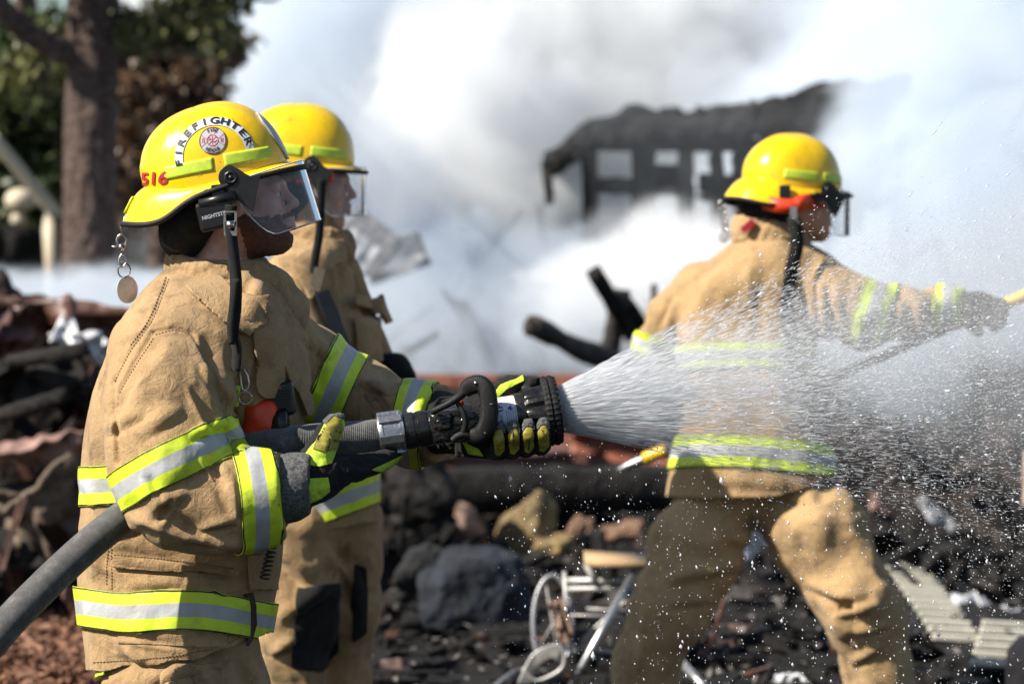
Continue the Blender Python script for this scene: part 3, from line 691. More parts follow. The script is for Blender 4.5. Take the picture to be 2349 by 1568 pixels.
# beard: a shell of the jaw
bx=(-.052-BL[:,2])+.006*fbm(BL*70,3); jawm=np.minimum(np.minimum(bx-.0+np.clip((.06-BL[:,0])*.25,-.0,.03),BL[:,0]+.002),BL[:,2]+.135)
lipc=np.hypot((BL[:,0]-.096)/1.0,(BL[:,2]+.0715)/.85)-.015
jm=np.minimum(jawm,lipc)+.004*fbm(BL*160,2)
jm=np.minimum(jm,np.where(BL[:,0]>.088,-.045-BL[:,2],1))
N_=BN; Vb=BV+N_*(.0035+.003*N3(BV*300))[:,None]*np.clip(jm/.02,0,1)[:,None]
patch((Vb,BF,BN),[jm],'beard',hairm,P1,.0006,.0015)
H4h=local4(Q(485,443,5.0),18,0)
HEL,HW=helmet(P1,H4h,label='yellow helmet with firefighter lettering and number 516')
def inv(qz,rz): # surveyed position on the near side of the helmet, in its own frame
    L_=(Q(qz,rz,4.885)-H4h[:3,3])@H4h[:3,:3]; return L_[0],L_[2]
cx,cz=inv(491,359)
def arcpt(a,rad): return np.array([cx+rad*math.cos(a),cz+rad*math.sin(a)])
P=[];Fg=[];a0,a1=R(205-18),R(-9-18); n_=48
for i in range(n_):
    a=a0+(a1-a0)*i/(n_-1)
    for k in range(5): P.append(arcpt(a,.0635+.0165*k/4))
for i in range(n_-1):
    for k in range(4): Fg.append((i*5+k,i*5+k+1,(i+1)*5+k+1,(i+1)*5+k))
P=np.array(P); mk('lettered_arc_sticker',HW(hel_xyz(P[:,0],P[:,1],.0012)),Fg,white_st,HEL)
def letters(s,size,place,name,mat,off=.0019):
    v,f=textmesh(s,size); p=place(v); mk(name,HW(hel_xyz(p[:,0],p[:,1],off)),f,mat,HEL)
Wd='FIREFIGHTER'; am=R(108-18)
for i,ch in enumerate(Wd):
    a=am-(i-(len(Wd)-1)/2)*R(16.6) ; 
    if ch=='I': pass
    def pl(v,a=a): 
        c0=arcpt(a,.0716); er=np.array([math.cos(a),math.sin(a)]); et=np.array([math.sin(a),-math.cos(a)]); return c0+v[:,:1]*et*1.12+v[:,1:]*er*.74
    letters(ch,.0245,pl,'letter',ink,.0026)
ex_,ez_=inv(486.7,322.7)
def disc(c,r0,r1,n=40,k=4):
    P=[];Fg=[]
    for i in range(n):
        a=2*math.pi*i/n
        for j in range(k): rr=r0+(r1-r0)*j/(k-1); P.append((c[0]+rr*math.cos(a),c[1]+rr*math.sin(a)))
    for i in range(n):
        for j in range(k-1): Fg.append((i*k+j,((i+1)%n)*k+j,((i+1)%n)*k+j+1,i*k+j+1))
    return np.array(P),Fg
P,Fg=disc((ex_,ez_),.0005,.0275); mk('round_emblem',HW(hel_xyz(P[:,0],P[:,1],.0012)),Fg,grey_st,HEL)
P,Fg=disc((ex_,ez_),.0262,.0272,k=2); mk('emblem_ring',HW(hel_xyz(P[:,0],P[:,1],.0018)),Fg,ink,HEL)
P,Fg=disc((ex_,ez_),.0105,.0118,k=2); mk('emblem_ring',HW(hel_xyz(P[:,0],P[:,1],.0018)),Fg,red_ink,HEL)
# maltese cross outline and crossed tools
def strokes(lines,wd,name,mat,c=(0,0),ang=0,off=.0018):
    ca,sa=math.cos(ang),math.sin(ang); parts=[]
    for ln in lines:
        L=spline([(a,b,0) for a,b in ln],max(6,len(ln)*4))[:,:2] if len(ln)>2 else np.array(ln,float)
        L=L@np.array([[ca,sa],[-sa,ca]])+np.array(c); T=np.gradient(L,axis=0); T/=np.linalg.norm(T,axis=1,keepdims=True)+1e-9; n=np.stack([-T[:,1],T[:,0]],1)*wd/2
        a=hel_xyz((L+n)[:,0],(L+n)[:,1],off); b=hel_xyz((L-n)[:,0],(L-n)[:,1],off); m=len(L); parts.append((np.vstack([a,b]),[(i,i+1,m+i+1,m+i) for i in range(m-1)]))
    v,f=join(parts); mk(name,HW(v),f,mat,HEL)
mc=[]
for k in range(4):
    a=k*math.pi/2; c,s_=math.cos(a),math.sin(a); R2=lambda x,y:(x*c-y*s_,x*s_+y*c)
    mc.append([R2(.0125,-.003),R2(.018,-.008),R2(.0235,-.0125)]); mc.append([R2(.0125,.003),R2(.018,.008),R2(.0235,.0125)]); mc.append([R2(.0235,-.0125),R2(.0255,0),R2(.0235,.0125)])
strokes(mc,.0009,'emblem_cross',red_ink,(ex_,ez_),R(-14))
strokes([[(-.008,-.008),(.008,.008)],[(-.008,.008),(.008,-.008)],[(0,-.009),(0,.009)],[(-.009,0),(-.003,.003),(.003,-.003),(.009,0)],[(-.006,.007),(-.009,.004)],[(.005,.008),(.009,.004)],[(-.005,-.004),(0,-.002),(.005,-.004)]],.0013,'emblem_tools',red_ink,(ex_,ez_),R(-14))
strokes([[(.017,-.004),(.017,.004)],[(.02,-.005),(.0205,.004)],[(-.02,-.004),(-.02,.004),(-.017,.004),(-.017,-.004)]],.0014,'emblem_tools',red_ink,(ex_,ez_),R(-14))
for s_,sg in (('FIRE',1),('RESCUE',-1)):
    for i,ch in enumerate(s_):
        a=R(-14)+sg*math.pi/2-sg*(i-(len(s_)-1)/2)*R(15 if sg>0 else 14)
        def pl(v,a=a,sg=sg):
            er=np.array([math.cos(a),math.sin(a)])*sg; et=np.array([er[1],-er[0]]); c0=np.array([ex_,ez_])+np.array([math.cos(a),math.sin(a)])*.0205; return c0+v[:,:1]*et+v[:,1:]*er
        letters(ch,.0096,pl,'letter',ink,.0026)
nx,nz=inv(347,411)
def pl(v):
    a=R(-18-1); c,s_=math.cos(a),math.sin(a); return np.array([nx+.001,nz])+np.stack([(v[:,0]*c-v[:,1]*s_)*1.25,v[:,0]*s_+v[:,1]*c],1)
cu0=textmesh
letters('516',.034,pl,'number',red_ink,.002)
P,Fg=gridpoly([(-.004,.0),(.004,.0),(.004,.006),(-.004,.006)],4,4); kx,kz=inv(477,442); mk('shell_bolt',HW(hel_xyz(P[:,0]+kx,P[:,1]+kz,.0018)),Fg,ink,HEL)
# front shield of the helmet (seen edge on)
P=[];Fg=[]
for i in range(14):
    for j in range(12):
        z=.018+.112*i/13; wv=.042*math.sin(min(1,(i+2)/9)*math.pi/2)*(1 if i<11 else (14-i)/3.5); y=-wv+2*wv*j/11
        x=.02+.147*(max(1e-3,(1-abs(z/.176)**2.5)**(2.3/2.5)-abs(y/.118)**2.3))**(1/2.3)+.0065; P.append((x,y,z))
for i in range(13):
    for j in range(11): Fg.append((i*12+j,i*12+j+1,(i+1)*12+j+1,(i+1)*12+j))
o=mk('front_shield',HW(P),Fg,grey_st,HEL); solid(o,.003,0)
P,Fg=gridpoly([(0,-.013),(0,.013),(1,.013),(1,-.013)],4,4)
o=mk('reflective_strip',HW(np.stack([-.150-.026*P[:,0],P[:,1]-.03,.040-.026*P[:,0]],1)),Fg,lime_sticker,HEL); solid(o,.004,1)
# neck flap, ear lamp unit, straps
nf=Field([Q(350,0,5)[0],4.86,Q(0,610,5)[2]],[Q(560,0,5)[0],5.16,Q(0,430,5)[2]],.0035)
nf.ell(Q(440,500,5.0),(.062,.105,.062),.01); nf.ell(Q(420,548,5.0),(.042,.085,.040),.03); nf.ell(Q(470,470,5.0),(.07,.10,.05),.02)
v,f=largest(*nf.mesh()); v=wr(v,normals(v,f),.006,22,41,(1,1,.5)); mk('neck_flap',v,f,black_fab,P1)
v,f=boxm(Q(495,492,4.873),(.036,.014,.030),rot('Y',R(-14))); o=mk('lamp_unit',v,f,black_pl,P1,smooth=False); bevel(o,.007,3)
tv,tf=tube(np.array([Q(458,468,4.866),Q(540,448,4.862)]),.010,14); o=mk('lamp_clip',tv,tf,black_pl,P1)
bv,bf=textmesh('NIGHTSTICK',.0105); bv3=np.stack([bv[:,0]*1.0,np.zeros(len(bv)),bv[:,1]],1)@rot('Y',R(-14)).T+Q(497,493,4.8585); mk('lamp_lettering',bv3,bf,grey_st,P1)
def rot_y(v,a,c): return (v-c)@rot('Y',a).T+c
# chin strap with buckle, hanging straight down
D_=4.852
sp=spline([Q(530,470,D_),Q(528,500,4.845),Q(533,560,4.83),Q(541,640,4.80),Q(540,700,4.775),Q(534,760,4.765),Q(543,800,4.765),Q(541,850,4.77)],60)
tw=np.array([[math.cos(.5*math.sin(i/9)),.55*math.sin(i/11),0] for i in range(60)])
v,f=ribbon(sp,tw,np.interp(np.arange(60),[0,30,40,59],[.024,.024,.026,.020]),.003); o=mk('chin_strap',v,f,black_fab,P1)
v,f=ribbon(spline([Q(541,640,4.79),Q(532,720,4.76),Q(531,790,4.755)],20),(1,.2,0),.014,.004); mk('chin_strap',v,f,black_fab,P1)
bk=[]
for (a,b,c_,d) in ((516,488,3,50),(541,488,3,50),(529,486,25,5),(529,512,26,12),(529,535,27,14)):
    v,f=boxm(Q(a,b if c_!=3 else 508,4.838),(PX(c_)/2+.001,.003,PX(d)/2*.9)); bk.append((v,f))
v,f=join(bk); o=mk('strap_buckle',v,f,steel,P1,smooth=False); bevel(o,.001)
v,f=tube(np.array([Q(529,516,4.834),Q(529,516,4.825)]),.008,16); mk('strap_buckle',v,f,steel,P1)
# key chain at the rear of the brim
KC=thing('key_chain',Q(290,690,5.0)*[1,1,1],'steel snap hook and round metal tag hanging from rear brim of nearest helmet','key chain')
def arcs(c,rx_,rz_,a0,a1,n=24,dy=0): return np.array([c+np.array([rx_*math.cos(R(a)),dy*math.sin(R(a)),rz_*math.sin(R(a))]) for a in np.linspace(a0,a1,n)])
KD=5.0
def kt(P,rad,nm='link',mat=steel,closed=False): v,f=tube(P,rad,8,closed=closed); return mk(nm,v,f,mat,KC)
kt(np.array([Q(288,492,KD),Q(284,505,KD),Q(277,520,KD),Q(279,535,KD),Q(281,538,KD)]),.0018,'hook_wire')
kt(arcs(Q(279,552,KD),PX(11),PX(14),-50,230),.0026,'snap_hook'); kt(np.array([Q(270,563,KD),Q(264,566,KD),Q(256,565,KD)]),.002,'thumb_lever')
v0,f0=ico(3)
mk('swivel',v0*[PX(8),.007,PX(9)]+Q(279,567,KD),f0,steel,KC); mk('swivel',v0*[PX(7),.006,PX(4)]+Q(281,584,KD),f0,steel,KC)
kt(arcs(Q(281,598,KD),PX(8),PX(13),0,345,30,.002),.0022,'link',closed=False)
kt(arcs(Q(285,620,KD),PX(14),PX(16),0,352,40,.004),.0014,'split_ring',M('dark_ring',(.1,.09,.08),.3,metal=1))
pr=[(-.0008,.0),(-.0008,PX(31)),(.0008,PX(31)),(.0008,0)]
tgv,tgf=revolve([(-.0009,.001),(-.0009,PX(30)),(-.0005,PX(31.5)),(.0005,PX(31.5)),(.0009,PX(30)),(.0009,.001)],40); tgv=tgv@rot('Z',R(90)).T; tgv=tgv@rot('Z',R(50)).T
tgv=rot_y(tgv+Q(292,664,KD),R(-4),Q(292,664,KD)); mk('round_tag',tgv,tgf,M('brushed_tag',(.56,.6,.66),.45,metal=.1,col2=(.42,.45,.5),vs=90,bump=.2),KC)
print('T',time.time()-T0)
# ---------------------------------------------------------------- front firefighter: trousers, gloves, hose, nozzle, gear
def surfD(q_,r_,bv=None,default=4.9):
    d=Q(q_,r_,5.)-np.array([0,0,CAMZ]); d/=np.linalg.norm(d); h_=(bv or BVH).ray_cast(Vector((0,0,CAMZ)),Vector(d),40); return h_[0][1] if h_[0] is not None else default
def legs_mesh(root,legs,belt,h,lo,hi,mat,seed,name='trousers',amp=.010,folds=(),k=.05):
    F=Field(lo,hi,h)
    if belt: F.chain(belt,.05,(1,1,1))
    for L in legs: F.chain(L,k)
    V,F_=largest(*F.mesh()); V=relax(V,F_,1,.5); V=wr(V,normals(V,F_),amp,6.5,seed,(1,1,.6),n=2); V=wr(V,normals(V,F_),amp*.3,18,seed+1,(1,1,.9),n=2); V=wr(V,normals(V,F_),-amp*.9,5,seed+3,(1,1,1.3),n=2)
    for a,b,wd,hh in folds: V=cloth_fold(V,normals(V,F_),a,b,wd,hh)
    mk(name,V,F_,mat,root); return V,F_,normals(V,F_)
gz=lambda q_,D:np.array([Q(q_,0,D)[0],D,0.])
TR=legs_mesh(P1,[[rk(405,1490,4.98,.128),rk(385,1640,4.95,.135),rk(375,1900,4.95,.10),(gz(365,4.95)+[0,0,.14],.085)],[rk(462,1490,5.08,.12),rk(490,1640,5.10,.12),rk(510,1900,5.15,.10),(gz(520,5.17)+[0,0,.14],.085)]],None,.006,
  [Q(150,0,5)[0],4.72,.05],[Q(680,0,5)[0],5.35,Q(0,1400,5)[2]],cloth,51,folds=[((330,1560),(540,1500),16,.012),((560,1500),(600,1600),18,.01),((430,1540),(450,1620),12,-.01)])
def boots(root,pts,dirx=(1,0)):
    for p in pts:
        F=Field(np.array(p)-[.2,.2,.01],np.array(p)+[.35,.35,.3],.008); d=np.array([dirx[0],dirx[1],0]); p=np.array(p,float)
        F.cone(p+[0,0,.22],p+[0,0,.07],.062,.06,.03); F.cone(p+[0,0,.06],p+d*.19+[0,0,.045],.055,.045,.04)
        F.a=np.maximum(F.a,(.004-F.ax[2])[None,None,:]); v,f=F.mesh(); mk('boot',v,f,black_rub,root)
boots(P1,[gz(365,4.95),gz(520,5.17)])
src0=src; src=TR; q_s,r_s,near_s=q,r,near
q,r=toq(TR[0]); near=.35-TR[2][:,1]
flap([(368,1545),(400,1528),(460,1524),(508,1512),(500,1560),(490,1640),(360,1640)],'trouser_pocket',.006,.006,bulge=.012)
flap([(232,1515),(252,1512),(250,1550),(228,1556)],'reflective_loop',.012,.004,mat=lime_sticker)
src=src0; q,r,near=q_s,r_s,near_s
# jacket gear
def onto(pts,off=.006): return np.array([Q(a,b,surfD(a,b)-off) for a,b in pts])
RA=thing('portable_radio',Q(640,915,4.9),'black portable radio sitting in the chest pocket of the nearest firefighter','radio')
Dr=surfD(640,915)-.016
v,f=boxm(Q(641,915,Dr),(.031,.016,.034),rot('Y',R(-6))); o=mk('casing',v,f,black_pl,RA,smooth=False); bevel(o,.009,3)
for i in range(7):
    v,f=boxm(Q(643,897+i*6.5,Dr-.0165),(.020,.0015,.0011),rot('Y',R(-6))); mk('grille_slat',v,f,black_rub,RA,smooth=False)
v,f=tube(np.array([Q(645,883,Dr),Q(647,868,Dr)]),.005,10); mk('knob',v,f,black_pl,RA)
v,f=boxm(Q(640,889,Dr-.016),(.004,.0015,.0016)); mk('light',v,f,red_pl,RA,smooth=False)
FLS=thing('flashlight',Q(600,970,4.87),'orange red right angle flashlight clipped to the chest of the nearest firefighter','flashlight')
Df=min(surfD(600,970),surfD(590,1000))-.012
lf=Field(Q(550,1030,Df)-[0,.06,0],Q(690,905,Df)+[0,.06,0],.0025)
lf.cone(Q(592,945,Df),Q(586,1000,Df),.026,.023,.01); lf.cone(Q(592,945,Df),Q(612,940,Df),.024,.022,.01); lf.cone(Q(600,962,Df),Q(618,972,Df),.026,.028,.01); lf.cone(Q(576,985,Df),Q(600,1000,Df),.018,.022,.01)
v,f=lf.mesh(); mk('housing',v,f,red_pl,FLS)
v,f=revolve([(0,.027),(.012,.0275),(.014,.030),(.032,.030),(.034,.027),(.036,.020)],28,lambda x,r_,a,i:r_*(1+.03*math.cos(12*a)) if i in(2,3) else r_); v=v@rot('Y',R(-5)).T+Q(622,974,Df); mk('lens_head',v,f,black_pl,FLS)
v,f=boxm(Q(570,965,Df+.005),(.008,.012,.036)); o=mk('clip',v,f,black_pl,FLS,smooth=False); bevel(o,.003)
for (a,b) in ((571,990),(572,975)): 
    v,f=tube(np.array([Q(a,b,Df-.006),Q(a,b,Df-.009)]),.003,8); mk('screw',v,f,steel,FLS)
CB=thing('carabiner',Q(560,870,4.8),'steel carabiner with key ring hanging under the black strap on nearest chest','carabiner')
D1=min(surfD(560,870),surfD(548,900),surfD(570,905))-.012
v,f=tube(np.array([Q(a,b,D1) for a,b in [(551,846),(556,843),(562,850),(568,862),(571,880),(569,892),(562,896),(556,892),(553,880),(551,860)]]),.0028,8,closed=True); mk('hook',v,f,steel,CB)
v,f=tube(arcs(Q(563,912,D1-.004),PX(14),PX(14),0,352,36),.0016,8); mk('ring',v,f,steel,CB)
v,f=boxm(Q(541,908,D1-.002),(.0075,.003,.021),rot('Y',R(6))); o=mk('yellow_tag',v,f,lime_sticker,CB,smooth=False); bevel(o,.002)
for i in range(5):
    v,f=boxm(Q(541,895+i*6,D1-.0055),(.006,.0008,.0009),rot('Y',R(6))); mk('tag_rib',v,f,yel_rub,CB,smooth=False)
# chest pocket round the radio
flap([(640,838),(662,850),(700,905),(708,950),(690,950),(672,900),(650,868)],'radio_pocket_flap',.014,.006)
# coiled cord
n_=420; tt=np.linspace(0,1,n_); ax=np.array([Q(a,b,4.872) for a,b in zip(np.interp(tt,[0,.5,1],[628,622,607]),1205+tt*122)])
ax+=np.stack([.0095*np.cos(tt*2*math.pi*12),.0095*np.sin(tt*2*math.pi*12),0*tt],1); v,f=tube(ax,.0022,6); mk('coiled_cord',v,f,black_pl,P1)
# dark strap at the front of the jacket
v,f=ribbon(np.array([Q(a,b,surfD(min(a,575),b)-.012) for a,b in [(570,1360),(578,1390),(580,1430),(572,1465),(568,1478)]]),(1,0,0),[.02,.018,.017,.014,.006],.004); mk('leather_strap',v,f,M('dark_leather',(.05,.02,.012),.6),P1)
# black strap over the far shoulder
v,f=ribbon(spline([Q(600,612,5.02),Q(622,640,4.99),Q(640,668,4.985),Q(646,700,4.99)],24),(.6,.5,.4),.03,.004); mk('shoulder_strap',v,f,black_fab,P1)
# wristlets
def tubeattr(P,rad,seg=40): return tube(P,rad,seg)
wf=Field(Q(610,1230,4.6),Q(720,1020,4.85),.0035); wf.chain([rk(640,1128,4.72,.063),rk(662,1118,4.723,.066),rk(684,1108,4.727,.060)],.005); v,f=wf.mesh(); v=wr(v,normals(v,f),.002,60,61); mk('knit_wristlet',v,f,grey_fuzz,P1)
wf=Field(Q(965,1070,4.9),Q(1100,870,5.25),.0035); wf.chain([rk(1005,968,5.085,.066),rk(1040,975,5.05,.058),rk(1055,985,5.03,.05)],.005); v,f=wf.mesh(); v=wr(v,normals(v,f),.003,50,62); mk('knit_wristlet',v,f,black_fab,P1)
# near glove
gf=Field(Q(640,1200,4.6)-[0,0,0],Q(960,930,5.0)+[0,0,0],.0028)
gf.chain([rk(668,1122,4.73,.050),rk(712,1100,4.745,.046)],.02)
gf.ell(Q(740,1088,4.762),(.062,.030,.043),.03,rot('Y',R(-12)))
gf.chain([rk(712,1062,4.752,.026),rk(735,1028,4.762,.024),rk(755,990,4.772,.0195),rk(772,966,4.780,.0165)],.02)
for k in range(4):
    gf.chain([rk(768+6*k,1092-9*k,4.765+.016*k,.022),rk(820+10*k,1084-9*k,4.79+.016*k,.0165),rk(862+10*k,1068-7*k,4.815+.018*k,.0148),rk(884+9*k,1050-5*k,4.845+.02*k,.0128)],.008)
v,f=largest(*gf.mesh()); v=wr(v,normals(v,f),.0022,45,63,(1,1,1)); GN=normals(v,f); G=mk('glove',v,f,black_fab,P1,label='black glove with lime thumb holding the hose')
gq,gr=toq(v)
def gp(pts,name,mat,off,th=.002,b=None,src_=None,par=None,gq_=None,gr_=None):
    s_=src_ or (v,f,GN); a=gq if gq_ is None else gq_; b_=gr if gr_ is None else gr_
    return patch(s_,[polydist(a,b_,pts)*.0009,.5-s_[2][:,1]],name,mat,par or G,off,th,bulge=b)
gp([(690,1055),(700,1042),(725,1010),(745,972),(765,950),(785,955),(790,975),(778,1010),(768,1040),(762,1062),(735,1070),(705,1066)],'lime_panel',lime_fab,.001)
gp([(717,1029),(727,1008),(752,972),(768,958),(781,964),(782,980),(768,1030),(745,1036)],'thumb_guard',yel_rub,.0035,.003)
for pts in ([(727,1008),(752,972),(752,974),(729,1010)],[(745,1036),(758,984),(760,985),(748,1036)],[(758,984),(783,990),(783,992),(758,986)],[(752,1004),(779,1010),(779,1012),(752,1006)]): gp(pts,'guard_groove',ink,.0065,.0008)
gp([(683,1100),(752,1094),(756,1125),(735,1142),(690,1160),(680,1130)],'lime_panel',lime_fab,.002)
gp([(742,968),(764,946),(789,953),(786,962),(766,955),(748,975)],'thumb_edge',grey_fuzz,.003)
gp([(850,1078),(905,1052),(930,1040),(925,1062),(880,1082)],'finger_panel',lime_fab,.001)
# far glove
g2=Field(Q(1040,1070,4.80)-[0,.02,0],Q(1290,850,5.12)+[.02,0,0],.0028)
g2.chain([rk(1048,985,5.04,.042),rk(1085,1005,5.01,.043),rk(1120,1020,4.975,.036)],.03)
for k in range(4):
    x=1143+34*k; dr=-3*k; g2.chain([rk(1110+24*k,1018+dr,4.985,.021),rk(x-4,1040+dr-2*k,4.93,.0158),rk(x,1030+dr,4.885,.0150),rk(x+1,1000+dr,4.858,.0142),rk(x+2,978+dr,4.858,.0118)],.006)
g2.chain([rk(1090,990,5.02,.034),rk(1100,930,5.005,.03),rk(1135,900,4.99,.019),rk(1175,880,4.96,.0165),rk(1212,866,4.94,.015),rk(1224,874,4.92,.0125)],.015)
v2,f2=largest(*g2.mesh()); v2=wr(v2,normals(v2,f2),.002,48,64); GN2=normals(v2,f2); G2=mk('glove',v2,f2,black_fab,P1,label='black glove with lime fingers gripping the nozzle barrel'); gq2,gr2=toq(v2)
for k in range(4):
    x=1143+34*k; dr=-3*k
    gp([(x-10,1000+dr),(x-3,986+dr),(x+8,984+dr),(x+12,1000+dr),(x+13,1030+dr),(x+2,1044+dr),(x-6,1040+dr)],'finger_guard',yel_rub,.002,.002,src_=(v2,f2,GN2),par=G2,gq_=gq2,gr_=gr2)
    gp([(x-11,985+dr),(x-6,970+dr),(x+8,968+dr),(x+14,985+dr),(x+13,996+dr),(x+8,983+dr),(x-3,984+dr),(x-9,998+dr)],'knuckle_pad',grey_fuzz,.003,.0025,src_=(v2,f2,GN2),par=G2,gq_=gq2,gr_=gr2)
    gp([(x-1,992+dr),(x+1,992+dr),(x+3,1036+dr),(x+1,1036+dr)],'guard_groove',ink,.0045,.0008,src_=(v2,f2,GN2),par=G2,gq_=gq2,gr_=gr2)
gp([(1130,905),(1150,882),(1200,862),(1205,872),(1165,890),(1140,912)],'lime_panel',lime_fab,.0015,src_=(v2,f2,GN2),par=G2,gq_=gq2,gr_=gr2)
gp([(1060,1010),(1100,1030),(1110,1045),(1075,1040)],'lime_panel',lime_fab,.0015,src_=(v2,f2,GN2),par=G2,gq_=gq2,gr_=gr2)
# hose
def hosemat():
    m,t,b,o=nodes('woven_hose_jacket'); au=NN(t,'ShaderNodeAttribute',attribute_name='u'); av=NN(t,'ShaderNodeAttribute',attribute_name='v')
    def sn(src_,k):
        a=NN(t,'ShaderNodeMath',operation='MULTIPLY'); t.links.new(src_,a.inputs[0]); a.inputs[1].default_value=k; s_=NN(t,'ShaderNodeMath',operation='SINE'); t.links.new(a.outputs[0],s_.inputs[0]); return s_.outputs[0]
    s1=sn(au.outputs['Fac'],2*math.pi/.0042); s2=sn(av.outputs['Fac'],2*math.pi/.0028); ad=NN(t,'ShaderNodeMath',operation='MULTIPLY_ADD'); t.links.new(s2,ad.inputs[0]); ad.inputs[1].default_value=.35; t.links.new(s1,ad.inputs[2])
    tc=NN(t,'ShaderNodeTexCoord'); n=NN(t,'ShaderNodeTexNoise',i_Scale=35,i_Detail=7,i_Roughness=.75); t.links.new(tc.outputs['Object'],n.inputs[0]); r_=ramp(t,n.outputs[0],[(.35,(.035,.034,.034)),(.55,(.085,.082,.08)),(.75,(.19,.185,.18))])
    n2=NN(t,'ShaderNodeTexNoise',i_Scale=600,i_Detail=2); t.links.new(tc.outputs['Object'],n2.inputs[0]); rr=ramp(t,n2.outputs[0],[(.6,(0,0,0)),(.68,(.5,.5,.5))]); c=mix(t,rr.outputs[0],r_.outputs[0],(.22,.21,.20))
    t.links.new(c,b.inputs['Base Color']); b.inputs['Roughness'].default_value=.85; b.inputs['Sheen Weight'].default_value=.3
    bp=NN(t,'ShaderNodeBump'); bp.inputs['Strength'].default_value=.5; bp.inputs['Distance'].default_value=.001; t.links.new(ad.outputs[0],bp.inputs['Height']); t.links.new(bp.outputs[0],b.inputs['Normal']); return m
hp=spline([np.array([-6.5,4.4,.036]),np.array([-3.4,4.5,.036]),Q(-520,2290,4.55)*[1,1,0]+[0,0,.06],Q(-330,2000,4.56),Q(-150,1640,4.60),Q(0,1450,4.645),Q(100,1345,4.68),Q(200,1252,4.73),Q(300,1172,4.79),Q(400,1100,4.825),Q(510,1048,4.838),Q(600,1024,4.838),Q(700,1010,4.845),Q(800,1003,4.872),Q(880,996,4.892)],420)
v,f=tube(hp,.0325,32); ln=np.r_[0,np.cumsum(np.linalg.norm(np.diff(hp,axis=0),axis=1))]; u_=np.repeat(ln,32); an=np.tile(np.arange(32)/32*2*math.pi*.0325,420)
HO=mk('fire_hose',v,f,hosemat(),None,loc=(gz(0,4.6)),label='dark woven fire hose running from lower left under the nearest arm to the nozzle',cat='hose',attrs={'u':u_+.35*0+an*.12,'v':np.abs(an-.102)})
# nozzle
NO=Q(866,998,4.892); ND=Q(1272,940,4.93)-NO; ND/=np.linalg.norm(ND); side=np.cross([0,0,1],ND); side/=np.linalg.norm(side); upn=np.cross(ND,side); NM=np.column_stack([ND,side,upn])
NZ=thing('hose_nozzle',NO,'black hose nozzle with bail handle and white label, spraying water','nozzle')
u=1/1132.
def nz(V): return np.asarray(V)@NM.T+NO
def part(name,prof,mat,seg=48,fn=None): v,f=revolve([(a*u,b*u) for a,b in prof],seg,fn); o=mk(name,nz(v),f,mat,NZ); m_=o.modifiers.new('e','EDGE_SPLIT'); m_.split_angle=R(35); return o
part('coupling',[(0,36),(2,44),(6,46),(12,46),(14,44),(50,44),(52,47),(60,47),(62,42),(62,36)],alu)
for a in (80,200,320,140,260,20):
    ca,sa=math.cos(R(a)),math.sin(R(a)); v,f=boxm((31*u,-46*u*ca,46*u*sa),(26*u,5*u,9*u),rot('X',-R(a)+math.pi)); 
    v,f=boxm((0,0,0),(27*u,10*u,4.2*u)); v=v@rot('X',-R(a)).T; v=v+[31*u,46*u*math.sin(R(a)),46*u*math.cos(R(a))]; o=mk('coupling_lug',nz(v),f,alu,NZ,smooth=False); bevel(o,.0012)
part('swivel_ring',[(62,34),(63,41),(66,42),(84,42),(85,40),(92,40),(93,42),(116,42),(118,39),(120,30)],noz_black,48,lambda x,r_,a,i:r_*(1+.012*math.cos(24*a)))
vf=Field([110*u,-60*u,-60*u],[290*u,60*u,60*u],.0016)
vf.cone((118*u,0,0),(262*u,0,0),40*u,40*u,.004); vf.box((158*u,0,2*u),(36*u,42*u,36*u),8*u,.003); vf.box((150*u,-10*u,16*u),(22*u,36*u,16*u),5*u,.002); vf.cone((215*u,-50*u,0),(215*u,50*u,0),24*u,24*u,.004); vf.cone((196*u,0,0),(200*u,0,0),45*u,45*u,.004); vf.cone((255*u,0,0),(270*u,0,0),42*u,44*u,.003)
vf.box((152*u,-46*u,8*u),(15*u,4*u,12*u),2*u,.001)
v,f=vf.mesh(); v=wr(v,normals(v,f),.0008,120,71); mk('valve_body',nz(v),f,noz_black,NZ)
part('knurled_ring',[(222,40),(223,45),(244,45),(245,40)],black_rub,72,lambda x,r_,a,i:r_*(1+.02*math.cos(36*a)))
part('label_barrel',[(262,30),(264,45),(268,47),(322,47),(324,45),(326,40)],white_st)
part('blue_stripe',[(266.5,46),(267,47.4),(272,47.4),(272.5,46)],blue_ink)
part('barrel',[(320,38),(321,50),(326,52),(344,53),(346,56),(358,60)],noz_black)
part('pattern_sleeve',[(340,50),(343,61),(350,65),(372,67),(384,69),(392,69)],noz_black,96,lambda x,r_,a,i:r_*(1+.055*max(-1,min(1,2.2*math.cos(12*a)))) if 1<=i<=4 else r_)
bumper=part('bumper',[(384,60),(385,74),(390,79),(398,80),(402,76),(404,79),(410,80),(415,78),(416,64),(414,44)],black_rub,120,lambda x,r_,a,i:r_*(1+.016*math.cos(40*a)))
T_=[]
for k in range(34):
    a=2*math.pi*k/34
    for rr,xx in ((74,416),(62,416)):
        v,f=boxm((0,0,0),(4*u,4.2*u,3.6*u)); v=v@rot('X',-a).T+[xx*u,rr*u*math.sin(a+.05*(rr==58)),rr*u*math.cos(a+.05*(rr==58))]; T_.append((nz(v),f))
for k,(v,f) in enumerate(T_): mk('bumper_tooth',v,f,black_rub,NZ,smooth=False)
part('mouth',[(404,20),(405,44),(413,45),(413,30),(409,20)],black_pl)
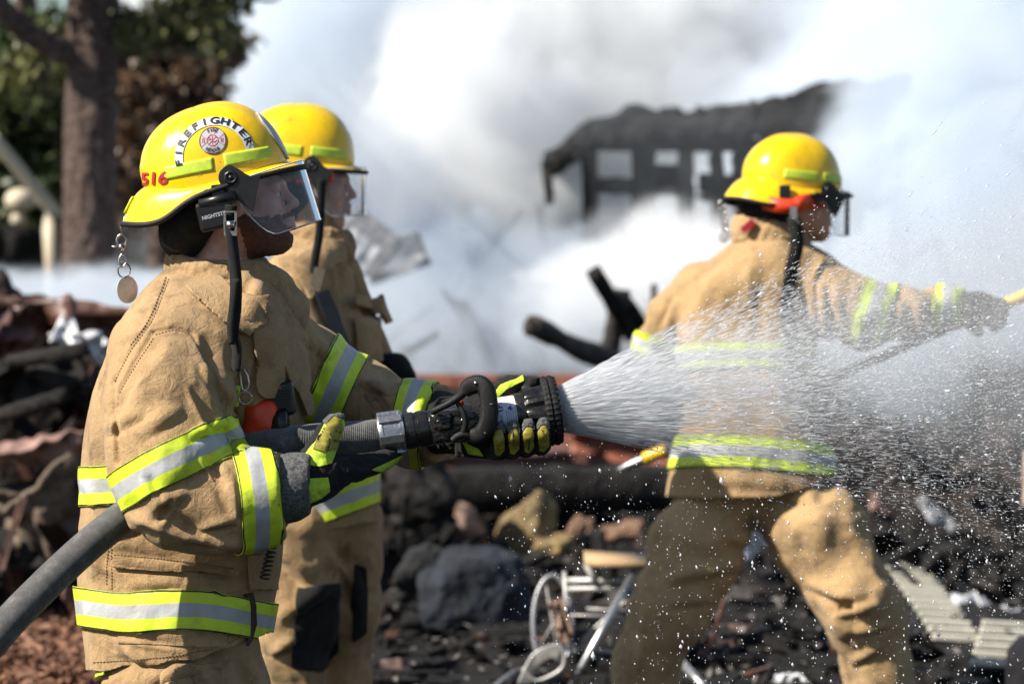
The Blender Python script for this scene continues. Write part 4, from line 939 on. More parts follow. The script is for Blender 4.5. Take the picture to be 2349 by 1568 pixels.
# label print
def bar_text(s_,size,x0,ang,name='label_lettering',mat=blue_ink,vert=True):
    v,f=textmesh(s_,size,True); 
    if vert: v=np.stack([-v[:,1],v[:,0]],1)
    a=R(ang)+v[:,1]/(47*u); P=np.stack([x0*u+v[:,0],-(47.6*u)*np.cos(a),(47.6*u)*np.sin(a)],1); mk(name,nz(P),f,mat,NZ)
bar_text('TFT',.017,284,38); bar_text('ULTIMATIC',.0065,284,-8)
for i in range(5): bar_text('ADJUST FLOW AND PATTERN'[:18-i],.0032,297+i*5,2+3*i)
bar_text('\u25B2',.011,306,30)
# bail handle
def nl(pts): return np.array([((a-866)*u/1.0,b_,-(r_-998)*u) for a,r_,b_ in pts])
def bt(pts,rad,name,mat=black_rub,seg=12,n=40): 
    P=spline([Q(a,b,d) for a,b,d in pts],n); v,f=tube(P,np.interp(np.linspace(0,1,n),np.linspace(0,1,len(rad)),rad) if not np.isscalar(rad) else rad,seg); return mk(name,v,f,mat,NZ)
Pg=spline([Q(a,b,d) for a,b,d in [(1066,902,4.86),(1078,886,4.855),(1098,880,4.85),(1115,893,4.845),(1122,928,4.843),(1121,962,4.843),(1112,985,4.848),(1095,995,4.855),(1078,993,4.86)]],240)
T,_,_=frames(Pg); v_,f_=[],[]
seg=16
for i in range(240):
    n_=np.cross(T[i],[0,1,0]); n_/=np.linalg.norm(n_); k_=1+.05*(1 if (i//2)%2 else -1)
    ww=np.interp(i,[0,20,220,239],[.011,.018,.018,.011])
    for j in range(seg):
        a=2*math.pi*j/seg; ca,sa=math.cos(a),math.sin(a); ca=np.sign(ca)*abs(ca)**.6; sa=np.sign(sa)*abs(sa)**.6
        kk_=k_ if ca>.3 or ca<-.3 else 1
        v_.append(Pg[i]+n_*ca*ww*kk_+np.array([0,1,0])*sa*.019)
for i in range(239):
    for j in range(seg): f_.append((i*seg+j,i*seg+(j+1)%seg,(i+1)*seg+(j+1)%seg,(i+1)*seg+j))
f_+=[tuple(range(seg))[::-1],tuple(range(239*seg,240*seg))]
v_,f_=fixn(np.array(v_),f_); mk('bail_grip',v_,f_,black_rub,NZ)
v,f=join([boxm(Q(1132,925+k,4.842),(.0085,.0185,.0012)) for k in (0,)]); mk('grip_seam',v,f,black_pl,NZ)
bt([(1072,886,4.858),(1062,902,4.85),(1050,912,4.845),(1030,925,4.845),(1008,936,4.85),(992,944,4.858)],[.0085,.008,.0085,.0075,.0065,.0075],'bail_arm')
bt([(1050,924,4.848),(1062,945,4.845),(1068,968,4.845),(1064,990,4.85)],[.0055,.006,.006,.0075],'bail_arm')
bt([(1090,1003,4.856),(1066,996,4.85),(1050,1000,4.85),(1038,1010,4.852)],[.0085,.008,.0075,.007],'bail_arm')
for a,b in ((1091,878),(1114,992)):
    v,f=tube(np.array([Q(a,b,4.834),Q(a,b,4.830)]),.0036,12); mk('screw',v,f,steel,NZ)
v,f=tube(np.array([Q(1052,925,4.87),Q(1056,925,4.86)]),.008,10); mk('red_marker',v,f,red_pl,NZ)
# water drops clinging to the bumper are part of the spray (see below)
print('T nozzle',time.time()-T0)
# ---------------------------------------------------------------- the other two firefighters
def person(root,D,rows,arms,hemline,bands,legs,belt,headp,helm,mat,seed,cut=(),h=.0065,n=2.3,folds=(),lo_r=1250,legfolds=(),glovesp=(),bodyarms=(),neck=None,beard=False,ks=.03,hairmat=hair3,legh=.008):
    allp=[p for a in arms for p,_ in a['pts']]
    tr=torso_rows(rows,D); xs=[t[1]-t[2] for t in tr]+[t[1]+t[2] for t in tr]+[p[0] for p in allp]; ys=[D-.25,D+.25]+[p[1] for p in allp]; zs=[t[0] for t in tr]+[p[2] for p in allp]
    lo=[min(xs)-.13,min(ys)-.13,min(zs)-.02]; hi=[max(xs)+.13,max(ys)+.13,max(zs)+.13]
    TF=Field(lo,hi,h); TF.loft(tr,n=n); AF=[]
    for a in arms: f=Field(lo,hi,h); f.chain(a['pts'],.04); AF.append(f)
    J=Field(lo,hi,h); J.a=TF.a.copy()
    for f,a in zip(AF,arms): J.a=smin(J.a,f.a,a.get('k',ks))
    for a,nn_,rad in cut:
        J.add(lambda X,Y,Z,a=a,nn_=nn_,rad=rad:np.maximum(-((X-a[0])*nn_[0]+(Y-a[1])*nn_[1]+(Z-a[2])*nn_[2]),np.sqrt((X-a[0])**2+(Y-a[1])**2+(Z-a[2])**2)-rad),a-rad-.02,a+rad+.02,0,sub=True)
    V,F_=largest(*J.mesh()); V=relax(V,F_,2,.5); ds=[TF.sample(V)]+[f.sample(V) for f in AF]
    V=wr(V,normals(V,F_),.010,6.5,seed,(1,1,.5),n=2); V=wr(V,normals(V,F_),.003,17,seed+1,(1,1,.6),n=2); V=wr(V,normals(V,F_),-.007,5,seed+2,(1.5,1,.5),n=2)
    for a,b,wd,hh in folds: V=cloth_fold(V,normals(V,F_),a,b,wd,hh)
    N_=normals(V,F_); q_,r_=toq(V); hm=hemline(q_)-r_; ist=np.argmin(np.array(ds),0)
    V2_,F2_,_=clip(V,F_,np.zeros((len(V),1)),np.where(ist==0,hm,50)); o=mk('jacket',V2_,F2_,mat,root); solid(o,.005,-1)
    for reg,s_,a,b in bands:
        oth=np.min(np.array([d for i,d in enumerate(ds) if i!=reg]),0) if len(ds)>1 else 9
        c=np.minimum(np.clip(oth-ds[reg],-.05,.05)+.004,.04-ds[reg]); sv=s_(q_,r_,V[:,1]); patch((V,F_,N_),[c if reg else np.minimum(c,np.where(hm>0,.05,-.01)),(sv-a)*.001,(b-sv)*.001],'reflective_band',band,root,.005,.003,v=(sv-(a+b)/2)/((b-a)/2))
    xs=[p[0] for L in legs for p,_ in L]; ys=[p[1] for L in legs for p,_ in L]
    zt=max(p[2] for L in legs for p,_ in L)
    TRS=legs_mesh(root,legs,belt,legh,[min(xs)-.2,min(ys)-.2,.05],[max(xs)+.2,max(ys)+.2,zt+.2],mat,seed+5,amp=.014,folds=legfolds)
    boots(root,[L[-1][0]*[1,1,0] for L in legs])
    for g_ in glovesp:
        ps=np.array([p for c_ in g_ for p,_ in c_]); G_=Field(ps.min(0)-.06,ps.max(0)+.06,.005)
        for c_ in g_: G_.chain(c_,.010)
        v,f=largest(*G_.mesh(),minf=20); mk('glove',v,f,black_fab,root)
    hq,hr,hp_,hy=headp; H=local4(Q(hq,hr,D),hp_,hy); c0=tr[-1]
    bb=figure_body(root,H,neck if neck is not None else Q((rows[0][1]+rows[0][2])/2,rows[0][0]+30,D),[(np.array([c_[1],D,c_[0]-.22]),np.array([tr[3][1],D,tr[3][0]]),.09,.11,(1,1,1)) for c_ in [sorted(tr)[-1]]],
        [[(p,r_*.5) for p,r_ in a['pts']]+a.get('hand',[]) for a in arms],[[(p,max(.04,r_*.6)) for p,r_ in L] for L in legs],
        [lo[0],lo[1]-.05,0],[hi[0]+.15,hi[1]+.05,H[2,3]+.2],h=.0055)
    eyes(root,H); HH=local4(Q(helm[0],helm[1],D),helm[2],helm[3]); hel=helmet(root,HH)
    return (V,F_,N_,q_,r_),TRS,hel,H,bb
D2=6.5; P2=thing('person',gz(720,D2),'middle firefighter in profile with yellow helmet, standing between nearest firefighter and smoke','person')
pk2=lambda a,b,d,rad:(Q(a,b,d),rad)
res2=person(P2,D2,[(528,668,770,.08,0),(560,640,790,.125,0),(600,620,800,.17,0),(680,598,812,.2,0),(760,590,845,.2,0),(850,588,864,.19,0),(950,590,866,.18,0),(1060,592,864,.18,0),(1190,592,860,.19,0),(1300,592,860,.19,0)],
  [dict(pts=[pk2(680,650,6.38,.09),pk2(668,800,6.27,.088),pk2(660,960,6.27,.078),pk2(690,1080,6.2,.06)]),dict(pts=[pk2(765,640,6.66,.08),pk2(815,790,6.72,.078),pk2(868,850,6.66,.065)])],
  lambda q_:np.interp(q_,[590,720,860],[1215,1222,1195]),[(0,lambda q_,r_,Y:r_+.02*q_,842,878),(0,lambda q_,r_,Y:r_+.38*(q_-790),1102,1182)],
  [[pk2(670,1200,6.42,.14),pk2(668,1370,6.40,.115),(gz(670,6.4)+[0,0,.42],.088),(gz(680,6.42)+[0,0,.14],.078)],[pk2(765,1200,6.58,.13),pk2(785,1370,6.58,.105),(gz(790,6.6)+[0,0,.42],.085),(gz(790,6.6)+[0,0,.14],.078)]],None,
  (716,421,1,0),(668,392,1,2),cloth,101,folds=[((640,640),(700,900),26,.014),((780,600),(800,760),14,-.012),((800,880),(850,1050),18,.012)],
  legfolds=[((620,1230),(720,1330),26,.03),((640,1420),(760,1330),18,.02),((760,1230),(830,1330),20,-.02),((620,1500),(680,1460),12,.015),((790,1250),(835,1420),16,.015)],
  glovesp=[[[pk2(868,850,6.65,.05),pk2(905,850,6.6,.048),pk2(925,862,6.58,.03)],[pk2(915,838,6.6,.026),pk2(938,862,6.57,.02)]]])
src=(res2[0][0],res2[0][1],res2[0][2]); q,r=res2[0][3],res2[0][4]; near=.35-src[2][:,1]; bv2=BVHTree.FromPolygons(src[0].tolist(),src[1])
flap([(795,688),(862,684),(884,742),(868,752),(850,720),(800,712)],'pocket_flap',.030,.012,parent=P2); flap([(806,735),(862,730),(864,830),(812,832)],'chest_pocket',.014,.008,parent=P2,bulge=.02)
flap([(668,610),(735,560),(778,560),(782,600),(735,625),(705,700)],'collar_flap',.018,.008,parent=P2)
# collar, strap, radio microphone of the middle firefighter
def ring_collar(root,c,rad,tube_r,mat,tilt=-.03,h=.005,sz=1.7,ext=.0,seed=1):
    F=Field(c-[rad+.06,rad+.06,.1],c+[rad+.06,rad+.06,.12],h); th=np.linspace(0,2*math.pi,30); pts=[c+np.array([rad*math.cos(a),rad*math.sin(a),tilt*math.cos(a)]) for a in th]
    for i in range(29): F.cone(pts[i],pts[i+1],tube_r,tube_r,.012,(1,1,sz))
    v,f=F.mesh(); v=wr(v,normals(v,f),.006,24,seed); return mk('collar',v,f,mat,root)
ring_collar(P2,Q(722,560,D2),.085,.022,cloth,-.02,seed=3,sz=2.2)
v,f=ribbon(spline([Q(738,410,6.30),Q(736,470,6.30),Q(732,540,6.30),Q(722,600,6.29),Q(718,640,6.28)],30),(.9,.4,0),.022,.004); mk('chin_strap',v,f,black_fab,P2)
v,f=boxm(Q(728,640,6.27),(.014,.008,.03),rot('Y',R(15))); mk('strap_buckle',v,f,steel,P2,smooth=False)
v,f=ribbon(spline([Q(735,670,6.27),Q(755,715,6.26),Q(775,770,6.26),Q(795,815,6.27)],20),(.9,.4,0),.045,.02); o=mk('radio_microphone',v,f,black_pl,P2,smooth=False); bevel(o,.006)
nf=Field(Q(640,560,6.7)-[0,.4,0],Q(760,380,6.5)+[0,.2,0],.005); nf.ell(Q(690,440,D2),(.058,.1,.08),.02); nf.ell(Q(672,490,D2),(.05,.085,.06),.02); v,f=nf.mesh(); mk('neck_flap',v,f,black_fab,P2)
nf=Field(Q(690,560,6.7)-[0,.4,0],Q(780,380,6.5)+[0,.2,0],.005); nf.chain([pk2(735,430,6.42,.03),pk2(742,480,6.43,.034),pk2(760,520,6.44,.03)],.01); v,f=nf.mesh(); 
hq=local4(Q(716,421,D2),1,0)
hp_=Q(716,421,D2); nf=Field(hp_-[.16,.14,.25],hp_+[.14,.14,.14],.0045); nf.ell(hp_+[-.012,0,.02],(.108,.088,.11),.02); nf.ell(hp_+[.022,0,-.04],(.07,.07,.095),.03); nf.cone(hp_+[-.02,0,-.06],hp_+[-.0,0,-.2],.072,.09,.03)
v,f=largest(*nf.mesh()); n_=normals(v,f); v=wr(v,n_,.004,24,55); L_=v-hp_; v,f,_=clip(v,f,np.zeros((len(v),1)),np.minimum(.050-L_[:,0]+.25*np.maximum(0,-.06-L_[:,2]),9)); o=mk('hood',v,f,cloth,P2); solid(o,.004,1)
v,f=boxm(Q(722,405,6.385),(.05,.012,.016)); o=mk('goggle_strap',v,f,red_pl,P2,smooth=False); bevel(o,.005)
TQ,TR_=toq(res2[1][0]); src=res2[1]; q,r=TQ,TR_; near=.4-src[2][:,1]
flap([(682,1350),(775,1335),(778,1490),(735,1540),(668,1530)],'knee_patch',.006,.004,mat=black_fab,parent=P2); flap([(812,1290),(840,1300),(838,1450),(808,1470)],'knee_patch',.006,.004,mat=black_fab,parent=P2)
print('T p2',time.time()-T0)
D3=7.1; P3=thing('person',gz(1750,D3),'right hand firefighter seen from behind, lunging right with pike pole behind the water spray','person')
legR=[pk2(1795,1120,7.12,.112),pk2(1880,1225,7.02,.132),pk2(1968,1380,6.95,.11),(gz(2020,6.98)+[0,0,.20],.085),(gz(2030,6.98)+[0,0,.12],.08)]
legL=[pk2(1655,1120,7.13,.112),pk2(1602,1250,7.03,.118),pk2(1540,1400,6.98,.105),(gz(1490,7.0)+[0,0,.22],.088),(gz(1470,7.0)+[0,0,.12],.08)]
res3=person(P3,D3,[(530,1712,1815,.085,0),(556,1680,1838,.115,0),(590,1635,1865,.15,0),(640,1585,1890,.17,0),(720,1562,1890,.165,0),(800,1556,1872,.16,0),(880,1574,1858,.155,0),(980,1562,1885,.165,0),(1060,1542,1918,.175,0),(1150,1532,1925,.18,0),(1260,1532,1920,.18,0)],
  [dict(pts=[pk2(1850,640,7.05,.095),pk2(1905,690,7.0,.098),pk2(1985,722,6.98,.088),pk2(2080,718,7.02,.068),pk2(2150,708,7.1,.058),pk2(2205,705,7.16,.05)],k=.05),dict(pts=[pk2(1605,665,7.15,.085),pk2(1545,730,7.22,.078),pk2(1515,790,7.30,.07),pk2(1560,850,7.42,.06)],k=.04)],
  lambda q_:np.interp(q_,[1535,1620,1780,1850,1890,1925],[1138,1142,1138,1118,1095,1070]),
  [(0,lambda q_,r_,Y:r_+.0004*(q_-1690)**2*-.6-60*(Y-6.95),782,842),(0,lambda q_,r_,Y:r_-.05*(q_-1540)-.0003*(q_-1700)**2-30*(Y-6.95),988,1064),(1,lambda q_,r_,Y:q_+.3*(r_-720)-40*(Y-6.95),1962,2042),(1,lambda q_,r_,Y:q_+.05*(r_-710)-60*(Y-7.05),2140,2202),(2,lambda q_,r_,Y:r_-.45*(q_-1480)-30*(Y-7.2),762,812)],
  [legR,legL],[pk2(1655,1110,7.12,.11),pk2(1795,1105,7.12,.11)],(1840,455,0,28),(1803,447,1,25),cloth3,201,
  cut=[(Q(2206,705,7.16),np.array([.9,.3,0]),.1)],folds=[((1880,640),(1900,790),14,.018),((1915,650),(1940,800),14,.016),((2060,690),(2075,780),12,.014),((2100,690),(2115,770),10,.012),((1840,600),(1850,900),16,-.016),((1560,680),(1530,760),14,.014),((1600,1090),(1850,1110),20,.006)],
  legfolds=[((1650,1220),(1760,1250),20,.012),((1850,1330),(2000,1400),16,.018),((1900,1400),(2010,1370),12,-.02),((1960,1450),(2040,1430),12,.014),((1950,1520),(2020,1480),12,.014),((1520,1330),(1700,1290),18,.02),((1530,1380),(1640,1370),14,.015)],
  glovesp=[[[pk2(2200,705,7.16,.045),pk2(2245,708,7.18,.05),pk2(2270,715,7.19,.045)]]+[[pk2(2262+9*k,690+12*k,7.17,.022),pk2(2300-2*k,700+13*k,7.13,.017),pk2(2298-6*k,722+10*k,7.10,.015)] for k in range(4)]+[[pk2(2230,745,7.15,.022),pk2(2245,762,7.14,.015)]],
           [[pk2(1600,870,7.46,.045),pk2(1640,890,7.47,.04)]]])
ring_collar(P3,Q(1768,545,D3),.088,.025,cloth3,-.02,seed=4,sz=2.0)
src=(res3[0][0],res3[0][1],res3[0][2]); q,r=res3[0][3],res3[0][4]; near=.4-src[2][:,1]
v,f=ribbon(spline([Q(1822,500,6.93),Q(1828,560,6.91),Q(1815,620,6.89),Q(1806,700,6.90),Q(1812,770,6.92),Q(1830,850,6.93)],30),(1,.3,0),.04,.006); mk('black_strap',v,f,black_fab,P3)
bv3=BVHTree.FromPolygons(src[0].tolist(),src[1])
v,f=boxm(Q(1716,518,6.995),(.022,.006,.010),rot('Y',R(-38))); mk('red_label',v,f,red_ink,P3,smooth=False)
nf=Field(Q(1680,540,7.3)-[0,.5,0],Q(1880,430,7.1)+[0,.2,0],.005); nf.ell(Q(1765,485,7.08),(.085,.09,.055),.02); nf.ell(Q(1735,478,7.08),(.05,.07,.04),.02); v,f=nf.mesh(); v=wr(v,normals(v,f),.006,20,77); mk('neck_flap',v,f,black_fab,P3)
v,f=ribbon(spline([Q(1752,464,6.97),Q(1790,472,6.945),Q(1822,472,6.945),Q(1848,462,6.96),Q(1890,460,7.06)],24),(0,0,1),.042,.010); o=mk('goggle_strap',v,f,red_pl,P3)
v,f=boxm(Q(1800,440,6.955),(.016,.01,.02)); o=mk('strap_clip',v,f,black_pl,P3,smooth=False); bevel(o,.003)
v,f=join([boxm(Q(1820,490,6.93),(.010,.004,.02)),boxm(Q(1822,515,6.93),(.014,.004,.010))]); mk('strap_buckle',v,f,steel,P3,smooth=False)
KD=7.1; KC=thing('key_chain',Q(1660,500,7.1),'steel ring chain with pale round tag behind the right hand firefighter\'s helmet brim','key chain')
for k,rr in enumerate((468,482,496,510,522)): kt(arcs(Q(1656+2*k,rr,KD),PX(7,7.1),PX(8,7.1),0,350,20),.003)
v=v0*[PX(14,7.1),.003,PX(17,7.1)]+Q(1660,540,KD); mk('round_tag',v,f0,MATS['brushed_tag'],KC)
PP=thing('pike_pole',Q(1415,1080,7.5),'long dark pike pole with yellow ends held across by the right hand firefighter','pike pole')
pa,pb=Q(1415,1079,7.52),Q(2420,647,7.12); dv=pb-pa
def pt(a,b,rad,nm,mat,seg=12): v,f=tube(np.array([pa+dv*t_ for t_ in np.linspace(a,b,8)]),rad,seg); mk(nm,v,f,mat,PP)
pt(.118,.86,.014,'shaft',M('dark_fibreglass',(.05,.045,.04),.5)); pt(.066,.12,.021,'yellow_grip',M('yellow_grip',(.75,.48,.01),.4)); pt(.0,.068,[.006,.009,.012,.013,.014,.014,.015,.015],'steel_tip',alu); pt(.86,1.0,.018,'yellow_end',MATS['yellow_grip'])
print('T p3',time.time()-T0)
# ================================================================ the place
def groundmat():
    m,t,b,o=nodes('charred_ground'); tc=NN(t,'ShaderNodeTexCoord'); O=tc.outputs['Object']
    n=NN(t,'ShaderNodeTexNoise',i_Scale=1.3,i_Detail=8,i_Roughness=.7); t.links.new(O,n.inputs[0]); r_=ramp(t,n.outputs[0],[(.42,(.005,.0045,.004)),(.62,(.014,.012,.011)),(.78,(.07,.055,.045))])
    n2=NN(t,'ShaderNodeTexNoise',i_Scale=28,i_Detail=6,i_Roughness=.75); t.links.new(O,n2.inputs[0]); r2=ramp(t,n2.outputs[0],[(.4,(.35,.33,.3)),(.7,(1.3,1.2,1.1))]); c=mix(t,1.0,r_.outputs[0],r2.outputs[0],'MULTIPLY')
    t.links.new(c,b.inputs['Base Color']); b.inputs['Roughness'].default_value=.95
    bp=NN(t,'ShaderNodeBump'); bp.inputs['Strength'].default_value=1; bp.inputs['Distance'].default_value=.03; t.links.new(n2.outputs[0],bp.inputs['Height']); t.links.new(bp.outputs[0],b.inputs['Normal']); return m
gx=np.concatenate([[-900,-200,-60,-20],np.linspace(-8,8,130),[20,60,200,900]]); gy=np.concatenate([[-300,-40,0],np.linspace(3,22,160),[30,60,150,500,2000]])
GX,GY=np.meshgrid(gx,gy); near_=(np.abs(GX)<8.1)&(GY>7)&(GY<22.1); GZ=np.where(near_,.035*fbm(np.stack([GX*1.3,GY*1.3,0*GX],-1),4,N2)-.02,0.); nx_,ny_=len(gx),len(gy)
mk('ground',np.stack([GX,GY,GZ],-1).reshape(-1,3),[(j*nx_+i,j*nx_+i+1,(j+1)*nx_+i+1,(j+1)*nx_+i) for j in range(ny_-1) for i in range(nx_-1)],groundmat(),kind='structure')
char=M('charred_wood',(.022,.02,.019),.8,col2=(.005,.005,.005),vs=14,bump=.8,bs=30,bdist=.02,spec=.2)
charb=M('charred_wood_ash',(.07,.06,.053),.85,col2=(.012,.011,.011),vs=9,bump=.8,bs=30,bdist=.02)
rust=M('scorched_sheet',(.16,.075,.05),.45,col2=(.03,.014,.011),vs=6,bump=.5,bs=18,bdist=.02,spec=.6)
pinkr=M('heat_faded_sheet',(.36,.22,.18),.6,col2=(.08,.04,.032),vs=5,bump=.5,bs=18,bdist=.02)
tanb=M('weathered_board',(.20,.15,.11),.8,col2=(.07,.05,.035),vs=7,bump=.5,bs=25,bdist=.01)
white_m=M('white_metal_sheet',(.75,.76,.78),.4,col2=(.5,.51,.53),vs=3)
grey_m=M('grey_metal_sheet',(.35,.36,.38),.5,col2=(.2,.2,.22),vs=3)
def rockmat(n,c,c2): return M(n,c,.9,col2=c2,vs=7,bump=1,bs=20,bdist=.02,detail=8)
def crumple(w_,h_,seed,amp=.05,n=30,jag=.15,th=.006):
    x,y=np.meshgrid(np.linspace(-.5,.5,n),np.linspace(-.5,.5,n)); e=fbm(np.stack([x*3+seed,y*3,0*x+seed],-1),3,N1)
    X=x*w_*(1+jag*e*(np.abs(y)>.3)); Y=y*h_*(1+jag*np.roll(e,5)); Z=amp*(.6-np.abs(fbm(np.stack([x*2.4+seed*3,y*2.4,0*x],-1),3,N2))*1.8)+amp*.4*fbm(np.stack([x*9,y*9,0*x+seed],-1),2,N3)
    return np.stack([X,Z,Y],-1).reshape(-1,3),[(j*n+i,j*n+i+1,(j+1)*n+i+1,(j+1)*n+i) for j in range(n-1) for i in range(n-1)]
def sheet(q_,r_,D,w_,h_,tilt,yaw,pitch,mat,label,seed,name='metal_sheet',cat='metal sheet',amp=.05,group=None,th=.008,jag=.15):
    c=Q(q_,r_,D); v,f=crumple(w_,h_,seed,amp,jag=jag); Rm=rot('Z',R(yaw))@rot('Y',R(tilt))@rot('X',R(pitch)); o=mk(name,v@Rm.T+c,f,mat,None,loc=c,label=label,cat=cat,group=group); solid(o,th,0); return o
def heap(name,x0,x1,y0,y1,hf,mat,label,n=110,seed=0,cat='debris heap'):
    x,y=np.meshgrid(np.linspace(x0,x1,n),np.linspace(y0,y1,n//2)); a=(x-x0)/(x1-x0); b=(y-y0)/(y1-y0)
    P=np.stack([x*2.4,y*2.4,0*x+seed],-1); z=hf(x,y,a,b)*(1+.35*fbm(P,3,N1))+.12*fbm(P*3,3,N2)*np.minimum(1,4*np.minimum(np.minimum(a,1-a),np.minimum(b,1-b)))-.05
    m=n//2; return mk(name,np.stack([x,y,z],-1).reshape(-1,3),[(j*n+i,j*n+i+1,(j+1)*n+i+1,(j+1)*n+i) for j in range(m-1) for i in range(n-1)],mat,None,loc=((x0+x1)/2,(y0+y1)/2,0),label=label,kind='stuff')
heapm=M('charred_rubble',(.04,.03,.026),.85,spec=.2,col2=(.005,.005,.005),vs=8,bump=1,bs=22,bdist=.04,detail=9)
heap('charred_rubble',-3.6,-1.0,8.7,11.2,lambda x,y,a,b:np.interp(b,[0,.25,.45,1],[0,.55,1.0,.6])*np.interp(a,[0,.6,.9,1],[1,1,.8,.2]),heapm,'black charred rubble heaped at left',seed=1)
heap('charred_rubble',-1.2,1.2,9.4,12.0,lambda x,y,a,b:np.sin(np.pi*b)*.10,heapm,'black rubble behind the legs of the middle firefighter',seed=2)
heap('charred_rubble',.6,4.8,10.3,12.4,lambda x,y,a,b:np.interp(b,[0,.25,.6,1],[0,.42,.5,.2])*np.interp(a,[0,.1,1],[.2,1,1]),heapm,'long low bank of black rubble behind right hand firefighter',seed=3)
def sboard(pts,D0,D1,w_,t_,mat,name,label,cat,group=None,jag=.12,seed=0,loc=None,nseg=14):
    a=Q(*pts[0],D0); b=Q(*pts[1],D1); ax=b-a; L=np.linalg.norm(ax); ax/=L; sd=np.cross(ax,[0,1,0]); sd/=np.linalg.norm(sd); up=np.cross(sd,ax)
    V=[];F_=[]; rg=np.random.default_rng(seed+5)
    for i in range(nseg):
        k=i/(nseg-1); c=a+(b-a)*k+rg.normal(0,w_*jag*.15,3); s_=1-jag*rg.random()*(2.2 if i in(0,nseg-1) else 1)
        for u_,v_ in ((-1,-1),(0,-1.05),(1,-1),(1,0),(1,1),(0,1.05),(-1,1),(-1,0)): V.append(c+sd*u_*w_/2*s_*(1+rg.uniform(-jag,jag)*.5)+up*v_*t_/2*s_)
    for i in range(nseg-1):
        for j in range(8): F_.append((i*8+j,i*8+(j+1)%8,(i+1)*8+(j+1)%8,(i+1)*8+j))
    F_+=[tuple(range(8))[::-1],tuple(range((nseg-1)*8,nseg*8))]; V,F_=fixn(np.array(V),F_)
    return mk(name,V,F_,mat,None,loc=loc if loc is not None else a,label=label,cat=cat,group=group)
def pboard(par,p0,p1,D0,D1,w_,t_,mat,name,seed=0,jag=.12):
    o=sboard([p0,p1],D0,D1,w_,t_,mat,name,None,None,jag=jag,seed=seed,loc=par['_o']); o.parent=par; o.location=(0,0,0); return o
# left pile: scorched sheets and boards
G_='scorched sheets on the left pile'
sheet(160,735,9.6,.62,.16,4,0,20,rust,'long dark red scorched beam panel along the top of the left pile',1,amp=.03,group=G_,th=.05)
sheet(75,770,9.3,.34,.30,-20,20,30,rust,'rust brown crumpled sheet at upper left corner of the pile',2,group=G_,amp=.1)
sheet(185,785,9.2,.22,.12,25,10,40,white_m,'small bright curled white sheet near top of the left pile',3,group=G_,amp=.05)
sheet(100,900,9.1,.5,.28,8,-10,50,char,'black buckled sheet in the middle of the left pile',4,group=G_,amp=.09)
sheet(70,1035,8.9,.42,.2,-6,10,62,pinkr,'pinkish heat faded sheet jutting out at left edge of the pile',5,group=G_,amp=.05)
sheet(130,1160,8.8,.30,.26,-38,15,25,tanb,'tan grey tilted board low on the left pile',6,name='board',cat='board',group='boards',amp=.03,th=.02)
sheet(40,1190,8.85,.24,.20,35,-15,30,tanb,'tan grey splintered board at left edge above leaf litter',7,name='board',cat='board',group='boards',amp=.03,th=.02)
sheet(60,1330,8.75,.40,.18,10,5,60,char,'black bent sheet just above the leaf litter',8,group=G_,amp=.08)
sheet(210,1010,9.2,.18,.5,12,30,5,rust,'narrow rusty sheet behind the back of nearest firefighter',9,group=G_,amp=.06)
sheet(120,1250,8.7,.05,.26,-20,0,5,tanb,'short pale splinter pointing down in the left pile',10,name='splinter',cat='splinter',amp=.01,th=.02)
for k,(a,b,c_,d,m_,lb) in enumerate([(20,830,200,800,char,'black charred lath near the top of the left pile'),(-20,960,150,905,char,'black charred lath above the pinkish sheet'),(0,1130,180,1100,char,'black charred lath below the pinkish sheet'),(90,1100,60,1290,charb,'upright charred lath low in the left pile')]):
    sboard([(a,b),(c_,d)],9.0,8.8,.06,.03,m_,'charred_lath',lb,'lath',seed=k,group='charred laths in the left pile')
# leaf litter
def leaves(n,x0,x1,y0,y1,size,mat,name,label,zf=.02,seed=3,curl=.4):
    rg=np.random.default_rng(seed); c=np.stack([rg.uniform(x0,x1,n),rg.uniform(y0,y1,n),rg.uniform(0,zf,n)+.012],1); a=rg.normal(size=(n,3)); a[:,2]*=curl; a/=np.linalg.norm(a,axis=1,keepdims=True); b=np.cross(a,rg.normal(size=(n,3))*[.4,.4,1]); b/=np.linalg.norm(b,axis=1,keepdims=True)
    s_=rg.uniform(.5,1.3,n)[:,None]*size; nn_=np.cross(a,b)*s_*.25; V=np.stack([c-a*s_,c+b*s_*.5+nn_,c+a*s_,c-b*s_*.5+nn_],1).reshape(-1,3); F_=[(4*i,4*i+1,4*i+2,4*i+3) for i in range(n)]
    return mk(name,V,F_,mat,None,loc=((x0+x1)/2,(y0+y1)/2,0),smooth=False,label=label,kind='stuff')
leafm=M('dry_brown_leaves',(.30,.15,.085),.7,col2=(.09,.04,.025),vs=60,spec=.4)
leaves(9000,-2.6,-.9,7.3,9.2,.028,leafm,'leaf_litter','dry brown leaf litter',.05)
chipm=M('ash_and_splinters',(.22,.2,.19),.8,col2=(.012,.011,.011),vs=14)
leaves(1500,-1.2,3.6,7.2,10.6,.020,chipm,'ash_and_splinters','pale ash and splinters on black ground',.04,5)
